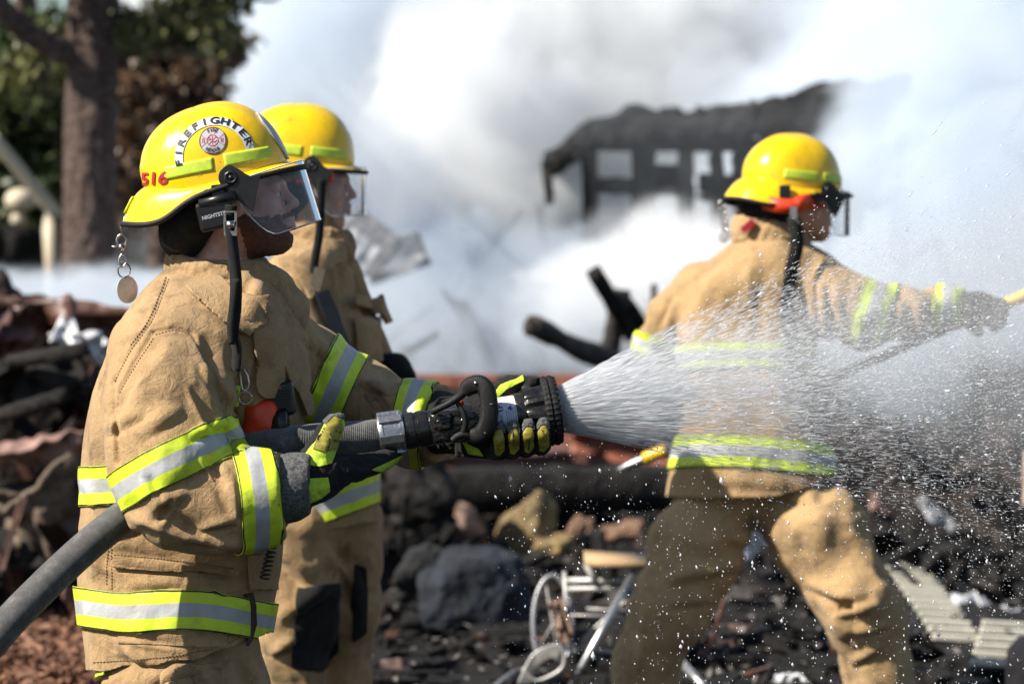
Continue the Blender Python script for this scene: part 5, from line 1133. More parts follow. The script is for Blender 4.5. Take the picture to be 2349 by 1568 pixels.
# ---- trees
barkm=M('bark',(.15,.095,.075),.8,col2=(.012,.007,.006),vs=26,bump=1,bs=40,bdist=.03,detail=7)
def trunk(par,pts,seed=0,seg=48,n=150,amp=.16,name='trunk'):
    P=spline([p for p,_ in pts],n); rad=np.interp(np.linspace(0,1,n),np.linspace(0,1,len(pts)),[r_ for _,r_ in pts]); V,F_=tube(P,rad,seg); C_=np.repeat(P,seg,0); d=V-C_; Lr=np.linalg.norm(d,axis=1,keepdims=True); d/=Lr
    f_=.5-np.abs(fbm(np.column_stack([d[:,0]*4,d[:,1]*4,V[:,2]*4.5])+seed,3,N1)); V=V+d*Lr*amp*f_[:,None]*1.4
    return mk(name,V,F_,barkm,par)
def crown(par,blobs,n,size,mat,seed,name='crown'):
    rg=np.random.default_rng(seed); Vs=[]
    tot=sum(b[2] for b in blobs)
    for c,rd,wt in blobs:
        k=int(n*wt/tot); nc=max(3,k//90); cc=rg.normal(size=(nc,3)); cc/=np.linalg.norm(cc,axis=1,keepdims=True); cc=np.array(c)+cc*np.array(rd)*(rg.random((nc,1))**.45)
        p=cc[rg.integers(0,nc,k)]+rg.normal(size=(k,3))*np.array(rd).mean()*.16
        a=rg.normal(size=(k,3)); a/=np.linalg.norm(a,axis=1,keepdims=True); b=np.cross(a,rg.normal(size=(k,3))); b/=np.linalg.norm(b,axis=1,keepdims=True); s_=rg.uniform(.5,1.4,k)[:,None]*size
        Vs.append(np.stack([p-a*s_,p+b*s_*.45,p+a*s_,p-b*s_*.45],1).reshape(-1,3))
    V=np.vstack(Vs); F_=[(4*i,4*i+1,4*i+2,4*i+3) for i in range(len(V)//4)]
    return mk(name,V,F_,mat,par,smooth=False)
def leafmat(n,c,c2):
    m=M(n,c,.5,col2=c2,vs=3,spec=.4); b=m.node_tree.nodes['Principled BSDF']; return m
evg=leafmat('evergreen_leaves',(.085,.11,.03),(.02,.032,.010)); dead=leafmat('brown_leaves',(.16,.095,.05),(.045,.028,.017)); olive=leafmat('olive_leaves',(.17,.17,.05),(.05,.055,.018))
T1=thing('pine_tree',gz(200,13.),'big tree with thick rough bark trunk rising out of smoke behind nearest firefighter','tree')
trunk(T1,[(gz(205,13.),.17),(Q(205,700,13.),.138),(Q(207,400,13.),.132),(Q(213,100,13.),.128),(Q(222,-200,13.),.122),(Q(230,-900,13.),.11)])
trunk(T1,[(Q(205,160,13.),.06),(Q(150,120,12.9),.058),(Q(80,85,12.8),.062),(Q(20,35,12.7),.055),(Q(-60,-60,12.6),.05),(Q(-200,-200,12.5),.03)],2,20,50,name='limb')
trunk(T1,[(Q(60,75,12.8),.03),(Q(50,20,12.8),.022),(Q(62,-60,12.8),.016)],3,12,20,name='limb')
trunk(T1,[(Q(240,120,13.1),.035),(Q(330,60,13.1),.022),(Q(430,40,13.1),.016),(Q(560,60,13.1),.008)],4,12,30,name='limb')
trunk(T1,[(Q(240,-30,13.1),.04),(Q(420,-60,13.1),.025),(Q(600,0,13.1),.012),(Q(650,-10,13.1),.006)],5,12,30,name='limb')
trunk(T1,[(Q(250,150,13.1),.03),(Q(340,110,13.1),.02),(Q(480,90,13.1),.008)],6,12,30,name='limb')
crown(T1,[(Q(400,60,13.1),(.42,.4,.16),3),(Q(480,10,13.),(.35,.4,.15),2),(Q(100,-120,12.9),(.5,.5,.16),1),(Q(330,-250,13.),(1.2,1.,.4),4),(Q(60,150,13.5),(.3,.4,.18),2)],6500,.034,olive,11)
T2=thing('evergreen_tree',gz(60,17.),'dark evergreen tree standing left behind the big trunk','tree')
trunk(T2,[(gz(60,17.),.12),(Q(60,200,17.),.09),(Q(60,-500,17.),.04)],7,20,60)
crown(T2,[(Q(60,190,17.),(.8,.8,.40),5),(Q(20,300,17.),(.7,.8,.42),4),(Q(100,400,17.2),(.5,.8,.4),4),(Q(-60,120,17.),(.7,.8,.35),3)],22000,.05,evg,12)
T3=thing('brown_leaved_tree',gz(380,15.5),'bare brown leaved tree right of the big trunk above nearest helmet','tree')
trunk(T3,[(gz(360,15.5),.08),(Q(370,300,15.5),.055),(Q(400,0,15.5),.035),(Q(420,-300,15.5),.02)],8,20,60)
for k,(a,b,c_,d) in enumerate([(370,330,470,180),(375,280,300,120),(385,200,520,60),(395,100,300,-50),(368,400,290,260)]): trunk(T3,[(Q(a,b,15.5),.028),(Q((a+c_)/2+8,(b+d)/2,15.5),.018),(Q(c_,d,15.6),.007)],20+k,10,20,name='limb')
crown(T3,[(Q(315,330,15.5),(.22,.5,.52),5),(Q(385,230,15.5),(.30,.5,.32),4),(Q(400,120,15.6),(.42,.5,.22),2)],16000,.045,dead,13)
T4=thing('brown_bush',gz(60,20.),'scrubby brown bush low behind the pale lamp post','bush')
crown(T4,[(Q(70,500,20.),(.8,.6,.5),5),(Q(-40,620,20.),(.6,.6,.4),3),(Q(330,420,20.5),(.4,.5,.3),2)],16000,.05,dead,14); trunk(T4,[(gz(60,20.),.05),(Q(60,600,20.),.03),(Q(80,470,20.),.01)],30,10,20,name='stem')
# ---- lamp post, leaning board
LPm=M('cream_paint',(.62,.55,.40),.6,col2=(.45,.38,.27),vs=6); 
LP=thing('lamp_post',gz(120,15.),'pale lamp post with cream globe left of the big tree trunk','lamp post')
def ltube(par,pts,D,rad,name,mat,seg=14): v,f=tube(spline([Q(a,b,D) for a,b in pts],24) if len(pts)>2 else np.array([Q(a,b,D) for a,b in pts]),rad,seg); return mk(name,v,f,mat,par)
v,f=tube(np.array([gz(128,15.),Q(118,600,15.),Q(112,500,15.)]),.042,16); mk('pole',v,f,LPm,LP)
ltube(LP,[(112,510),(118,478),(100,462),(60,462)],15.,.036,'arm',LPm)
mk('globe',v0*[.095,.095,.078]+Q(46,460,15.),f0,LPm,LP); mk('socket',v0*[.05,.05,.045]+Q(42,503,15.),f0,LPm,LP)
sboard([(-20,310),(135,500)],14.6,14.8,.075,.04,LPm,'leaning_board','long pale board leaning diagonally against the big tree trunk','board',jag=.05)
sheet(45,590,15.5,.5,.4,0,10,5,char,'black burnt panel standing under the pale lamp globe',33,name='black_sheet',cat='metal sheet',amp=.03)
# ---- burnt house
BH=thing('burnt_house',gz(1600,14.),'collapsed burnt house with sagging black roof and open wall studs','house')
def roofgrid(front,back,n=40,m=10,th=.10):
    A=spline([Q(a,b,d) for a,b,d in front],n); B=spline([Q(a,b,d) for a,b,d in back],n); V=[]
    for j in range(m):
        k=j/(m-1); P=A*(1-k)+B*k; P=P+np.stack([0*P[:,0],0*P[:,0],.06*fbm(P*2.5,3,N1)+.05*N2(P*9)+.03*N3(P*19)],1); V.append(P)
    return np.vstack(V),[(j*n+i,j*n+i+1,(j+1)*n+i+1,(j+1)*n+i) for j in range(m-1) for i in range(n-1)]
v,f=roofgrid([(1262,388,13.6),(1330,340,13.6),(1400,312,13.6),(1500,300,13.6),(1620,296,13.6),(1760,306,13.6),(1900,312,13.6),(2010,330,13.6)],[(1250,376,15.5),(1325,322,15.5),(1400,292,15.5),(1480,274,15.5),(1600,262,15.5),(1750,236,15.5),(1900,218,15.5),(2090,186,15.5)]); o=mk('roof',v,f,char,BH); solid(o,.09,0)
for k,(a,b) in enumerate([(1440,284),(1510,262),(1545,252),(1600,250),(1650,250),(1720,238),(1800,226)]): pboard(BH,(a,b+14),(a+14,b-6),15.,15.,.07,.07,char,'broken_rafter',k,.4)
for k in range(9): a=1330+k*75; pboard(BH,(a,np.interp(a,[1250,1400,1600,1900],[392,322,305,322])),(a+10,np.interp(a,[1250,1400,1600,1900],[382,296,264,222])+4),13.55,15.5,.05,.09,char,'rafter',k+10,.1)
pboard(BH,(1330,330),(1960,335),13.75,13.8,.09,.1,char,'wall_plate',31)
for k,(a,w2,b0,b1) in enumerate([(1345,.06,325,440),(1362,.05,330,450),(1468,.11,325,450),(1492,.06,330,400),(1572,.10,325,440),(1645,.09,330,460),(1692,.07,330,450),(1755,.12,330,470),(1830,.14,325,470),(1895,.14,310,440),(1960,.10,300,420)]):
    pboard(BH,(a,b0),(a+2,b1+120),13.8,13.8,w2,.09,charb if k%3==1 else char,'stud',40+k,.2)
for k,(a,b,c_,d,w2,m_) in enumerate([(1345,425,1560,430,.10,charb),(1485,385,1570,388,.05,char),(1490,410,1570,414,.09,char),(1600,420,1740,424,.12,char),(1700,350,1960,352,.16,char),(1700,400,1990,402,.18,char),(1860,260,2020,290,.25,char),(1900,340,2030,370,.2,char)]):
    pboard(BH,(a,b),(c_,d),13.86,13.88,w2,.04,m_,'siding_board',60+k,.15)
pboard(BH,(1252,375),(1262,470),13.7,13.7,.06,.05,charb,'post',90,.2)
# ---- standing and lying burnt timbers
G2_='burnt timbers standing in the smoke'
for k,(a,b,c_,d,D_,w2,m_,lb) in enumerate([(1362,622,1450,770,11.8,.085,char,'thick charred beam leaning to the right, topmost of crossed timbers'),(1425,672,1392,850,11.9,.10,charb,'grey charred upright post crossing the leaning beam'),(1432,690,1500,800,12.,.09,char,'short charred beam slanting down behind right hand firefighter\'s elbow'),(1500,655,1500,760,12.,.03,char,'thin black stake beside the right hand firefighter\'s shoulder')
   ,(1198,482,1060,650,15.,.045,char,'long thin pole leaning left in blue smoke'),(1238,470,1252,640,15.,.045,char,'short upright pole in blue smoke'),(990,585,995,720,15.,.07,char,'left one of two stub posts in the smoke behind the nozzle'),(1020,600,1016,720,15.2,.08,char,'right one of two stub posts in the smoke behind the nozzle'),(2150,545,2065,615,12.9,.035,charb,'thin bent pipe sloping left above right hand firefighter\'s arm'),(2148,545,2190,690,12.9,.04,charb,'thin bent pipe dropping right above right hand firefighter\'s wrist'),(880,600,960,690,15.,.08,charb,'ash grey plank leaning behind middle firefighter')]):
    sboard([(a,b),(c_,d)],D_,D_+.2,w2,w2*.8,m_,'burnt_timber',lb,'timber',seed=100+k,group=G2_)
LG=thing('burnt_log',Q(1300,790,11.5),'charred round log lying with its end toward the nozzle','log')
P=np.array([Q(1218,748,11.3),Q(1300,785,11.5),Q(1400,830,11.8),Q(1480,870,12.)]); v,f=tube(spline(P,40),.052,20); v=v+normals(v,f)*(.012*fbm(v*9,3))[:,None]; mk('log_body',v,f,charb,LG)
v,f=tube(np.array([Q(1218,748,11.3)-[.012,0.,0],Q(1222,750,11.31)]),.046,20); mk('burnt_end',v,f,char,LG)
sheet(838,556,12.5,.30,.26,38,0,-10,grey_m,'grey metal sheet tilted in the smoke behind middle firefighter',41,amp=.006,jag=.03,group='metal sheets in the smoke')
sheet(806,600,12.3,.19,.28,40,10,-5,white_m,'white metal sheet standing below the grey sheet',42,amp=.006,jag=.03,group='metal sheets in the smoke')
sheet(905,590,12.9,.34,.2,-20,0,10,grey_m,'wide grey sheet half hidden by smoke behind the nozzle arm',43,amp=.01,jag=.05,group='metal sheets in the smoke')
# ---- brick wall with single bricks
brm=M('red_brick',(.34,.13,.085),.9,col2=(.16,.055,.04),vs=5,bump=.5,bs=40,bdist=.01); brm2=M('scorched_brick',(.11,.06,.048),.9,col2=(.03,.018,.015),vs=5,bump=.5,bs=40,bdist=.01); mort=M('mortar',(.20,.17,.15),.95,var=.4)
BW=thing('brick_wall',Q(1200,1130,12.4),'low red brick wall behind the nozzle, partly scorched','wall')
wx0,wx1=Q(950,0,12.4)[0],Q(1560,0,12.4)[0]; zt=Q(0,858,12.4)[2]
v,f=boxm(((wx0+wx1)/2,12.46,zt/2-.01),((wx1-wx0)/2-.01,.045,zt/2-.01)); mk('mortar_core',v,f,mort,BW,smooth=False)
bmesh_me=[]
for m_ in (brm,brm2):
    v,f=boxm((0,0,0),(.103,.05,.031)); me=bpy.data.meshes.new('brick'); me.from_pydata(v.tolist(),[],f); me.materials.append(m_); bmesh_me.append(me)
z=zt-.033; row=0; rg=np.random.default_rng(4)
while z>.02:
    x=wx0+.1+(.108 if row%2 else 0)
    while x<wx1-.08:
        o=bpy.data.objects.new('brick',bmesh_me[int(rg.random()<.72)]); C.objects.link(o); o.parent=BW; o.location=np.array([x,12.4+rg.uniform(-.006,.006),z])-np.array(BW['_o']); x+=.215
    z-=.074; row+=1
sheet(1440,1010,12.,.55,.22,6,0,20,M('orange_scorched_sheet',(.30,.09,.045),.6,col2=(.08,.03,.02),vs=4),'orange rust sheet in front of the brick wall, right of the nozzle',44,amp=.03)
sheet(1180,1050,12.1,1.1,.12,1,0,30,M('pink_ash_board',(.26,.14,.12),.8,col2=(.10,.06,.05),vs=4),'long pinkish board lying along the foot of the brick wall',45,name='board',cat='board',amp=.02,th=.03)
sheet(1150,985,12.1,.5,.14,-4,0,20,grey_m,'grey scrap sheet against the brick wall under the nozzle',46,amp=.03)
sboard([(860,1125),(1560,1120)],10.6,10.9,.19,.25,char,'charred_beam','long thick black beam lying across the ground under the nozzle','beam',jag=.08,seed=7,nseg=30)
# ---- rocks and blocks
def rock(q_,r_,D,rx_,ry_,rz_,mat,label,seed,name='rock',cat='rock',group='rocks in the rubble'):
    v,f=ico(5); v=v*(1+.34*fbm(v*1.3+seed,2,N3)-.10*np.abs(fbm(v*3+seed,3,N1)))[:,None]; v=np.sign(v)*np.abs(v)**.85*[rx_,ry_,rz_]; c=Q(q_,r_,D); v=v@rot('Y',seed).T+c; return mk(name,v,f,mat,None,loc=c,label=label,cat=cat,group=group)
pk_=rockmat('pink_tan_rock',(.36,.24,.18),(.07,.045,.035)); yl_=rockmat('yellow_tan_rock',(.30,.21,.09),(.04,.03,.017)); bl_=rockmat('blue_slate_rock',(.022,.028,.04),(.004,.005,.008)); br_=rockmat('brown_stone',(.26,.15,.09),(.08,.05,.035))
rock(1062,1212,10.3,.14,.12,.075,pk_,'pinkish tan rock just below the long black beam',1.)
rock(1195,1240,10.2,.19,.14,.10,yl_,'mossy yellow tan rock right of the pinkish rock',2.)
rock(1260,1265,10.1,.10,.1,.06,yl_,'small yellow tan rock touching the mossy rock',2.7)
rock(1085,1375,8.7,.19,.15,.19,bl_,'large blue grey slate rock in the black rubble',3.2)
rock(985,1330,9.,.12,.12,.13,rockmat('black_rock',(.014,.014,.016),(.004,.004,.005)),'black rock left of the blue grey rock',4.)
rock(1330,1225,10.5,.10,.08,.055,br_,'brown stone block under the long beam, left of two',5.,cat='stone'); rock(1430,1225,10.5,.11,.08,.06,br_,'brown stone block under the long beam, right of two',6.,cat='stone')
rock(960,1130,9.9,.16,.14,.13,char,'rounded black lump behind the middle firefighter\'s hip',7.)
rock(2350,1590,7.4,.14,.2,.055,rockmat('tan_concrete',(.40,.30,.23),(.22,.16,.12)),'tan concrete lump in the bottom right corner',8.,name='concrete_lump',cat='concrete')
# ---- jumble of burnt pieces nobody could count
def jumble(n,box_,mat,name,label,seed,lr=(.06,.34),flat=.6):
    rg=np.random.default_rng(seed); parts=[]; (x0,x1),(y0,y1),zf=box_
    for k in range(n):
        L=rg.uniform(*lr); c=np.array([rg.uniform(x0,x1),rg.uniform(y0,y1),0]); c[2]=zf(c[0],c[1])*rg.random()**1.2+.01
        Rm=rot('Z',rg.uniform(0,6.28))@rot('Y',rg.normal(0,flat)); v,f=boxm((0,0,0),(L/2,rg.uniform(.008,.05),rg.uniform(.004,.028)),None,.35,rg); parts.append((v@Rm.T+c,f))
    v,f=join(parts); return mk(name,v,f,mat,None,loc=((x0+x1)/2,(y0+y1)/2,0),smooth=False,label=label,kind='stuff')
jumble(230,((-.75,1.0),(9.5,11.2),lambda x,y:.07+.34*max(0,1-abs(x+.55)/.35)),char,'charred_debris','black burnt splinters jumbled below the long beam',61)
jumble(40,((-.75,1.0),(9.2,11.),lambda x,y:.08),charb,'charred_debris','ash grey splinters jumbled below the long beam',62,(.05,.22))
jumble(300,((.9,3.2),(9.2,12.),lambda x,y:.10+.32*(y>10.4)),char,'charred_debris','black burnt splinters on the bank behind right hand firefighter',63)
jumble(150,((-1.1,1.5),(7.6,9.0),lambda x,y:.02),char,'charred_debris','low black burnt splinters along the bottom of the scene',69,(.04,.28),.15)
jumble(22,((-1.0,1.3),(7.6,9.3),lambda x,y:.02),rust,'rusty_scraps','rusty brown scraps on the black ground',70,(.03,.14),.2)
jumble(45,((.9,3.2),(9.,11.6),lambda x,y:.05+.3*(y>10.6)),charb,'charred_debris','ash grey splinters right of the lunging firefighter',64,(.04,.2))
jumble(110,((-3.4,-1.1),(8.55,9.7),lambda x,y:.2+.9*(y-8.5)),char,'charred_debris','black burnt splinters sticking out of the left pile',65,(.1,.5),.9)
jumble(70,((-3.4,-1.1),(8.55,9.7),lambda x,y:.2+.9*(y-8.5)),rust,'rusty_scraps','rusty brown scraps sticking out of the left pile',66,(.1,.4),.9)
jumble(60,((.3,3.2),(13.7,14.2),lambda x,y:2.05),char,'roof_wreckage','torn black laths hanging under the burnt roof',71,(.1,.5),1.)
jumble(150,((.2,2.6),(12.6,14.5),lambda x,y:.5+.5*max(0,1-abs(x-1.2)/.9)),char,'house_wreckage','black wreckage heaped under the burnt house',67,(.15,.7),1.)
jumble(60,((-1.6,.4),(12.9,14.5),lambda x,y:1.1),char,'house_wreckage','black wreckage in the smoke behind the nozzle',68,(.15,.6),1.)
# ---- wrecked wire cart
CT=thing('wire_cart',Q(1370,1500,7.95),'wrecked wire cart frame lying in the rubble behind right hand firefighter\'s legs','cart')
wt=M('pale_tube',(.55,.54,.52),.45,col2=(.25,.24,.23),vs=9,metal=.3)
for pts,rd in [([(1300,1330),(1490,1332)],.010),([(1300,1350),(1495,1347)],.008),([(1345,1395),(1450,1400)],.005),([(1300,1480),(1440,1500)],.008),([(1455,1340),(1450,1425)],.012),([(1295,1310),(1305,1500)],.007),([(1345,1290),(1370,1340)],.014),([(1330,1470),(1420,1390),(1480,1340)],.005),([(1300,1410),(1430,1412)],.004)]: ltube(CT,pts,7.95,rd,'frame_tube',wt,8)
v,f=boxm(Q(1420,1284,7.95),(.115,.10,.011),rot('Y',R(3))); mk('tray',v,f,M('tan_board',(.50,.34,.18),.7,col2=(.3,.2,.1),vs=6),CT)
v,f=tube(arcs(Q(1268,1430,7.95),.064,.15,0,350,40,.05),.009,8,closed=True); mk('wheel_rim',v,f,M('grey_tube',(.3,.3,.32),.4,metal=.5),CT)
for k in range(2):
    a=.6+k*math.pi/2.3; v,f=tube(np.array([Q(1268,1430,7.95)+np.array([.062*math.cos(a),.05*math.sin(a),.145*math.sin(a)]),Q(1268,1430,7.95)-np.array([.062*math.cos(a),.05*math.sin(a),.145*math.sin(a)])]),.003,6); mk('spoke',v,f,wt,CT)
CO=thing('wire_coil',Q(1240,1550,7.65),'tangled pale wire coil at the foot of the wrecked cart','wire')
for k in range(5): ltube(CO,[(1190+8*k,1568),(1225,1500+8*k),(1285-4*k,1480+6*k),(1290,1530+5*k),(1230,1560),(1200,1530+5*k)],7.6+.02*k,.006,'loop',wt,8)
RD='metal rods stuck in the rubble'
def rod(p,D,rd,mat,lb,name='metal_rod'): v,f=tube(np.array([Q(a,b,d) for (a,b),d in zip(p,D)]),rd,10); return mk(name,v,f,mat,None,loc=Q(*p[0],D[0]),label=lb,cat='rod',group=RD)
galv=M('galvanised_rod',(.6,.6,.6),.35,metal=.8,var=.5,vs=10)
rod([(1468,1285),(1305,1582)],(7.9,7.62),.012,galv,'bright metal rod leaning across the wrecked cart'); rod([(1705,1230),(1630,1480)],(8.4,8.3),.007,rust,'thin rusty rod between the right hand firefighter\'s legs'); rod([(1560,1515),(1640,1600)],(7.7,7.55),.014,galv,'short bright rod at the bottom between the firefighter\'s legs')
rod([(1180,1540),(1100,1600)],(7.7,7.55),.010,galv,'short bright rod left of the wire coil')
sheet(1725,1245,9.3,.14,.09,-50,0,20,white_m,'small white scrap between the right hand firefighter\'s thighs',47,name='white_scrap',cat='scrap',amp=.03,group='white scraps'); sheet(1812,1560,7.7,.10,.06,0,0,50,white_m,'tiny white scrap near the right hand firefighter\'s knee',48,name='white_scrap',cat='scrap',amp=.02,group='white scraps')
sheet(2265,1395,9.1,.26,.045,18,0,50,white_m,'crumpled white strip lying right of the ribbed panel',49,name='white_scrap',cat='scrap',amp=.05,group='white scraps')
sheet(1290,1425,7.9,.05,.13,-15,0,5,pk_,'pale pink splintered piece inside the wheel of the cart',50,name='splinter',cat='splinter',amp=.02)
sheet(2150,1180,10.2,.2,.05,40,0,20,grey_m,'grey curled scrap on the black bank, left of the barrel leg',51,name='grey_scrap',cat='scrap',amp=.03); sheet(2010,1160,10.2,.1,.05,70,0,20,pinkr,'small pink scrap on the black bank beside the firefighter\'s hip',52,name='pink_scrap',cat='scrap',amp=.02)
# ribbed panels
def ribbed(q0,r0,q1,r1,wd,D0,D1,n,label,slant):
    T_=thing('ribbed_panel',Q((q0+q1)/2,(r0+r1)/2,(D0+D1)/2),label,'panel'); m1=M('cream_rib',(.62,.60,.50),.7,col2=(.45,.43,.35),vs=6)
    for k in range(n):
        t_=k/(n-1); a=q0+(q1-q0)*t_; b=r0+(r1-r0)*t_; Dm=D0+(D1-D0)*t_; z_=.035
        P0=np.array([Q(a,b,Dm)[0],Dm,z_]); v,f=boxm(P0,(wd/2,.014,.010),rot('Z',R(slant))@rot('Y',R(4))); o=mk('rib',v,f,m1,T_,smooth=False); bevel(o,.003)
    v,f=boxm(np.array([(Q(q0,0,D0)[0]+Q(q1,0,D1)[0])/2,(D0+D1)/2,.018]),(.24,abs(D1-D0)/2,.004),rot('Z',R(8))); mk('backing',v,f,char,T_,smooth=False)
ribbed(2070,1310,2195,1490,.17,9.95,8.35,12,'cream ribbed panel lying on the ground right of the lunging leg',3)
ribbed(2330,1450,2310,1540,.24,8.6,7.9,6,'second cream ribbed panel at the right edge of the ground',3)
BR=thing('barrel',Q(2375,1110,9.),'pale rusty barrel on a thin leg at the right edge','barrel')
v,f=revolve([(0,.02),(0,.07),(.01,.075),(.06,.072),(.12,.075),(.13,.075),(.19,.07),(.2,.07),(.2,.02)],30); v=v@rot('Y',R(-90)).T+Q(2392,1160,9.); mk('drum',v,f,M('pale_rusty_drum',(.55,.45,.38),.6,col2=(.25,.15,.1),vs=8),BR)
v,f=tube(np.array([Q(2366,1160,9.),np.array([Q(2364,0,9.)[0],9.,0])]),.010,8); mk('leg',v,f,grey_m,BR); v,f=tube(np.array([Q(2405,1160,9.),np.array([Q(2408,0,9.)[0],9.,0])]),.010,8); mk('leg',v,f,grey_m,BR)
print('T env',time.time()-T0)
# ================================================================ smoke
def smokemat(name,dens,seed,scale=1.6,thr=.42,fall=1.6,g=0.,col=(.97,.98,1.),rad=(1,1,1)):
    m=bpy.data.materials.new(name); m.use_nodes=True; t=m.node_tree; t.nodes.clear(); o=NN(t,'ShaderNodeOutputMaterial'); pv=NN(t,'ShaderNodeVolumePrincipled'); pv.inputs['Color'].default_value=(*col,1); pv.inputs['Anisotropy'].default_value=g; pv.inputs['Density Attribute'].default_value=''
    tc=NN(t,'ShaderNodeTexCoord'); ln_=NN(t,'ShaderNodeVectorMath',operation='LENGTH'); t.links.new(tc.outputs['Object'],ln_.inputs[0])
    n=NN(t,'ShaderNodeTexNoise',noise_dimensions='4D',i_Detail=5.0,i_Roughness=.6,i_Distortion=.7); n.inputs['Scale'].default_value=scale; n.inputs['W'].default_value=seed; vm=NN(t,'ShaderNodeVectorMath',operation='MULTIPLY'); vm.inputs[1].default_value=rad; t.links.new(tc.outputs['Object'],vm.inputs[0]); t.links.new(vm.outputs[0],n.inputs['Vector'])
    a=NN(t,'ShaderNodeMath',operation='MULTIPLY_ADD'); t.links.new(ln_.outputs['Value'],a.inputs[0]); a.inputs[1].default_value=-fall*.35; a.inputs[2].default_value=.35*fall*.62-thr+.0
    b=NN(t,'ShaderNodeMath',operation='ADD'); t.links.new(a.outputs[0],b.inputs[0]); t.links.new(n.outputs[0],b.inputs[1])
    c=NN(t,'ShaderNodeMath',operation='MULTIPLY',use_clamp=True); t.links.new(b.outputs[0],c.inputs[0]); c.inputs[1].default_value=13.
    e=NN(t,'ShaderNodeMapRange'); e.inputs[1].default_value=1.; e.inputs[2].default_value=.72; t.links.new(ln_.outputs['Value'],e.inputs[0])
    f=NN(t,'ShaderNodeMath',operation='MULTIPLY'); t.links.new(c.outputs[0],f.inputs[0]); t.links.new(e.outputs[0],f.inputs[1])
    g_=NN(t,'ShaderNodeMath',operation='MULTIPLY'); t.links.new(f.outputs[0],g_.inputs[0]); g_.inputs[1].default_value=dens; t.links.new(g_.outputs[0],pv.inputs['Density']); t.links.new(pv.outputs[0],o.inputs['Volume']); return m
SV,SF=ico(3)
def plume(q_,r_,D,rx_,ry_,rz_,dens,seed,label,**k):
    k.setdefault('col',(.89,.94,1.))
    c=Q(q_,r_,D); me=bpy.data.meshes.new('smoke'); me.from_pydata((SV*1.03).tolist(),[],SF); me.materials.append(smokemat('smoke_%s'%seed,dens,seed,rad=(rx_,ry_,rz_),**k)); o=bpy.data.objects.new('smoke',me); C.objects.link(o); o.location=c; o.scale=(rx_,ry_,rz_); o['kind']='stuff'; o['label']=label; return o
W_=(.97,.985,1.); B_=(.86,.925,1.)
plume(1250,150,19.5,4.4,2.6,2.6,1.7,1.,'tall white smoke column rising behind the burnt house',scale=1.15,col=W_,fall=1.2,thr=.40)
plume(780,230,18.,1.6,2.0,2.4,1.5,2.,'thinner bluish smoke left of the white column',scale=.9,col=B_)
plume(2150,330,17.5,2.6,2.2,2.4,1.6,3.,'grey smoke drifting right of the burnt house',scale=.8,col=B_)
plume(1080,740,13.4,2.0,1.1,.8,2.0,4.,'low white smoke rolling between wall and house',scale=1.7,fall=1.3,col=B_)
plume(1580,640,12.9,1.2,.8,.56,2.6,5.,'bright smoke puff in front of the burnt house',scale=1.3,fall=1.3,col=W_)
plume(1080,330,15.5,1.1,1.2,1.2,2.4,6.,'dense smoke billow left of the burnt house',scale=1.5,col=W_)
plume(2110,270,13.0,.75,.6,.75,2.2,9.,'grey blue smoke veiling right end of the burnt roof',scale=1.3,col=B_)
plume(2200,600,12.6,1.4,1.1,1.2,1.4,7.,'thin smoke haze above the reaching arm',scale=1.1,col=B_)
plume(170,720,12.4,1.5,.9,.36,2.0,8.,'low smoke around the foot of the big tree',scale=1.5,col=B_)
plume(1640,330,13.1,1.3,.5,.6,.10,11.,'thin smoke veil drifting in front of the burnt house',scale=1.4,col=B_)
plume(760,420,14.2,.9,.8,.75,1.3,10.,'thin blue smoke behind the middle firefighter',scale=1.2,col=B_)
print('T smoke',time.time()-T0)
# ================================================================ water
def watermat(name,al,e=0):
    m,t,b,o=nodes(name); b.inputs['Base Color'].default_value=(.92,.94,.97,1); b.inputs['Roughness'].default_value=.25; b.inputs['Specular IOR Level'].default_value=.8
    tl=NN(t,'ShaderNodeBsdfTranslucent'); tl.inputs[0].default_value=(.92,.94,.97,1); m1=NN(t,'ShaderNodeMixShader'); m1.inputs[0].default_value=.35; t.links.new(b.outputs[0],m1.inputs[1]); t.links.new(tl.outputs[0],m1.inputs[2])
    tr=NN(t,'ShaderNodeBsdfTransparent'); m2=NN(t,'ShaderNodeMixShader'); m2.inputs[0].default_value=al; t.links.new(tr.outputs[0],m2.inputs[1]); t.links.new(m1.outputs[0],m2.inputs[2]); t.links.new(m2.outputs[0],o.inputs[0]); return m
wat=watermat('water_drops',.85); wat2=watermat('water_streaks',.48)
TIP=Q(1280,940,4.93); AX=Q(2349,770,5.1)-Q(1280,940,4.93); AX/=np.linalg.norm(AX); S1=np.cross(AX,[0,0,1.]); S1/=np.linalg.norm(S1); S2=np.cross(S1,AX)
def octs(c,d,L,wd):
    """elongated drops: c centre, d unit direction, L half length, wd half width"""
    n=len(c); a=np.cross(d,rng.normal(size=(n,3))); a/=np.linalg.norm(a,axis=1,keepdims=True); b=np.cross(d,a); L=L[:,None]; wd=wd[:,None]
    V=np.stack([c-d*L,c+a*wd,c+b*wd,c-a*wd,c-b*wd,c+d*L],1).reshape(-1,3); base=np.arange(n)[:,None,None]*6
    F_=(np.array([[0,2,1],[0,3,2],[0,4,3],[0,1,4],[5,1,2],[5,2,3],[5,3,4],[5,4,1]])[None]+base).reshape(-1,3); return V,F_
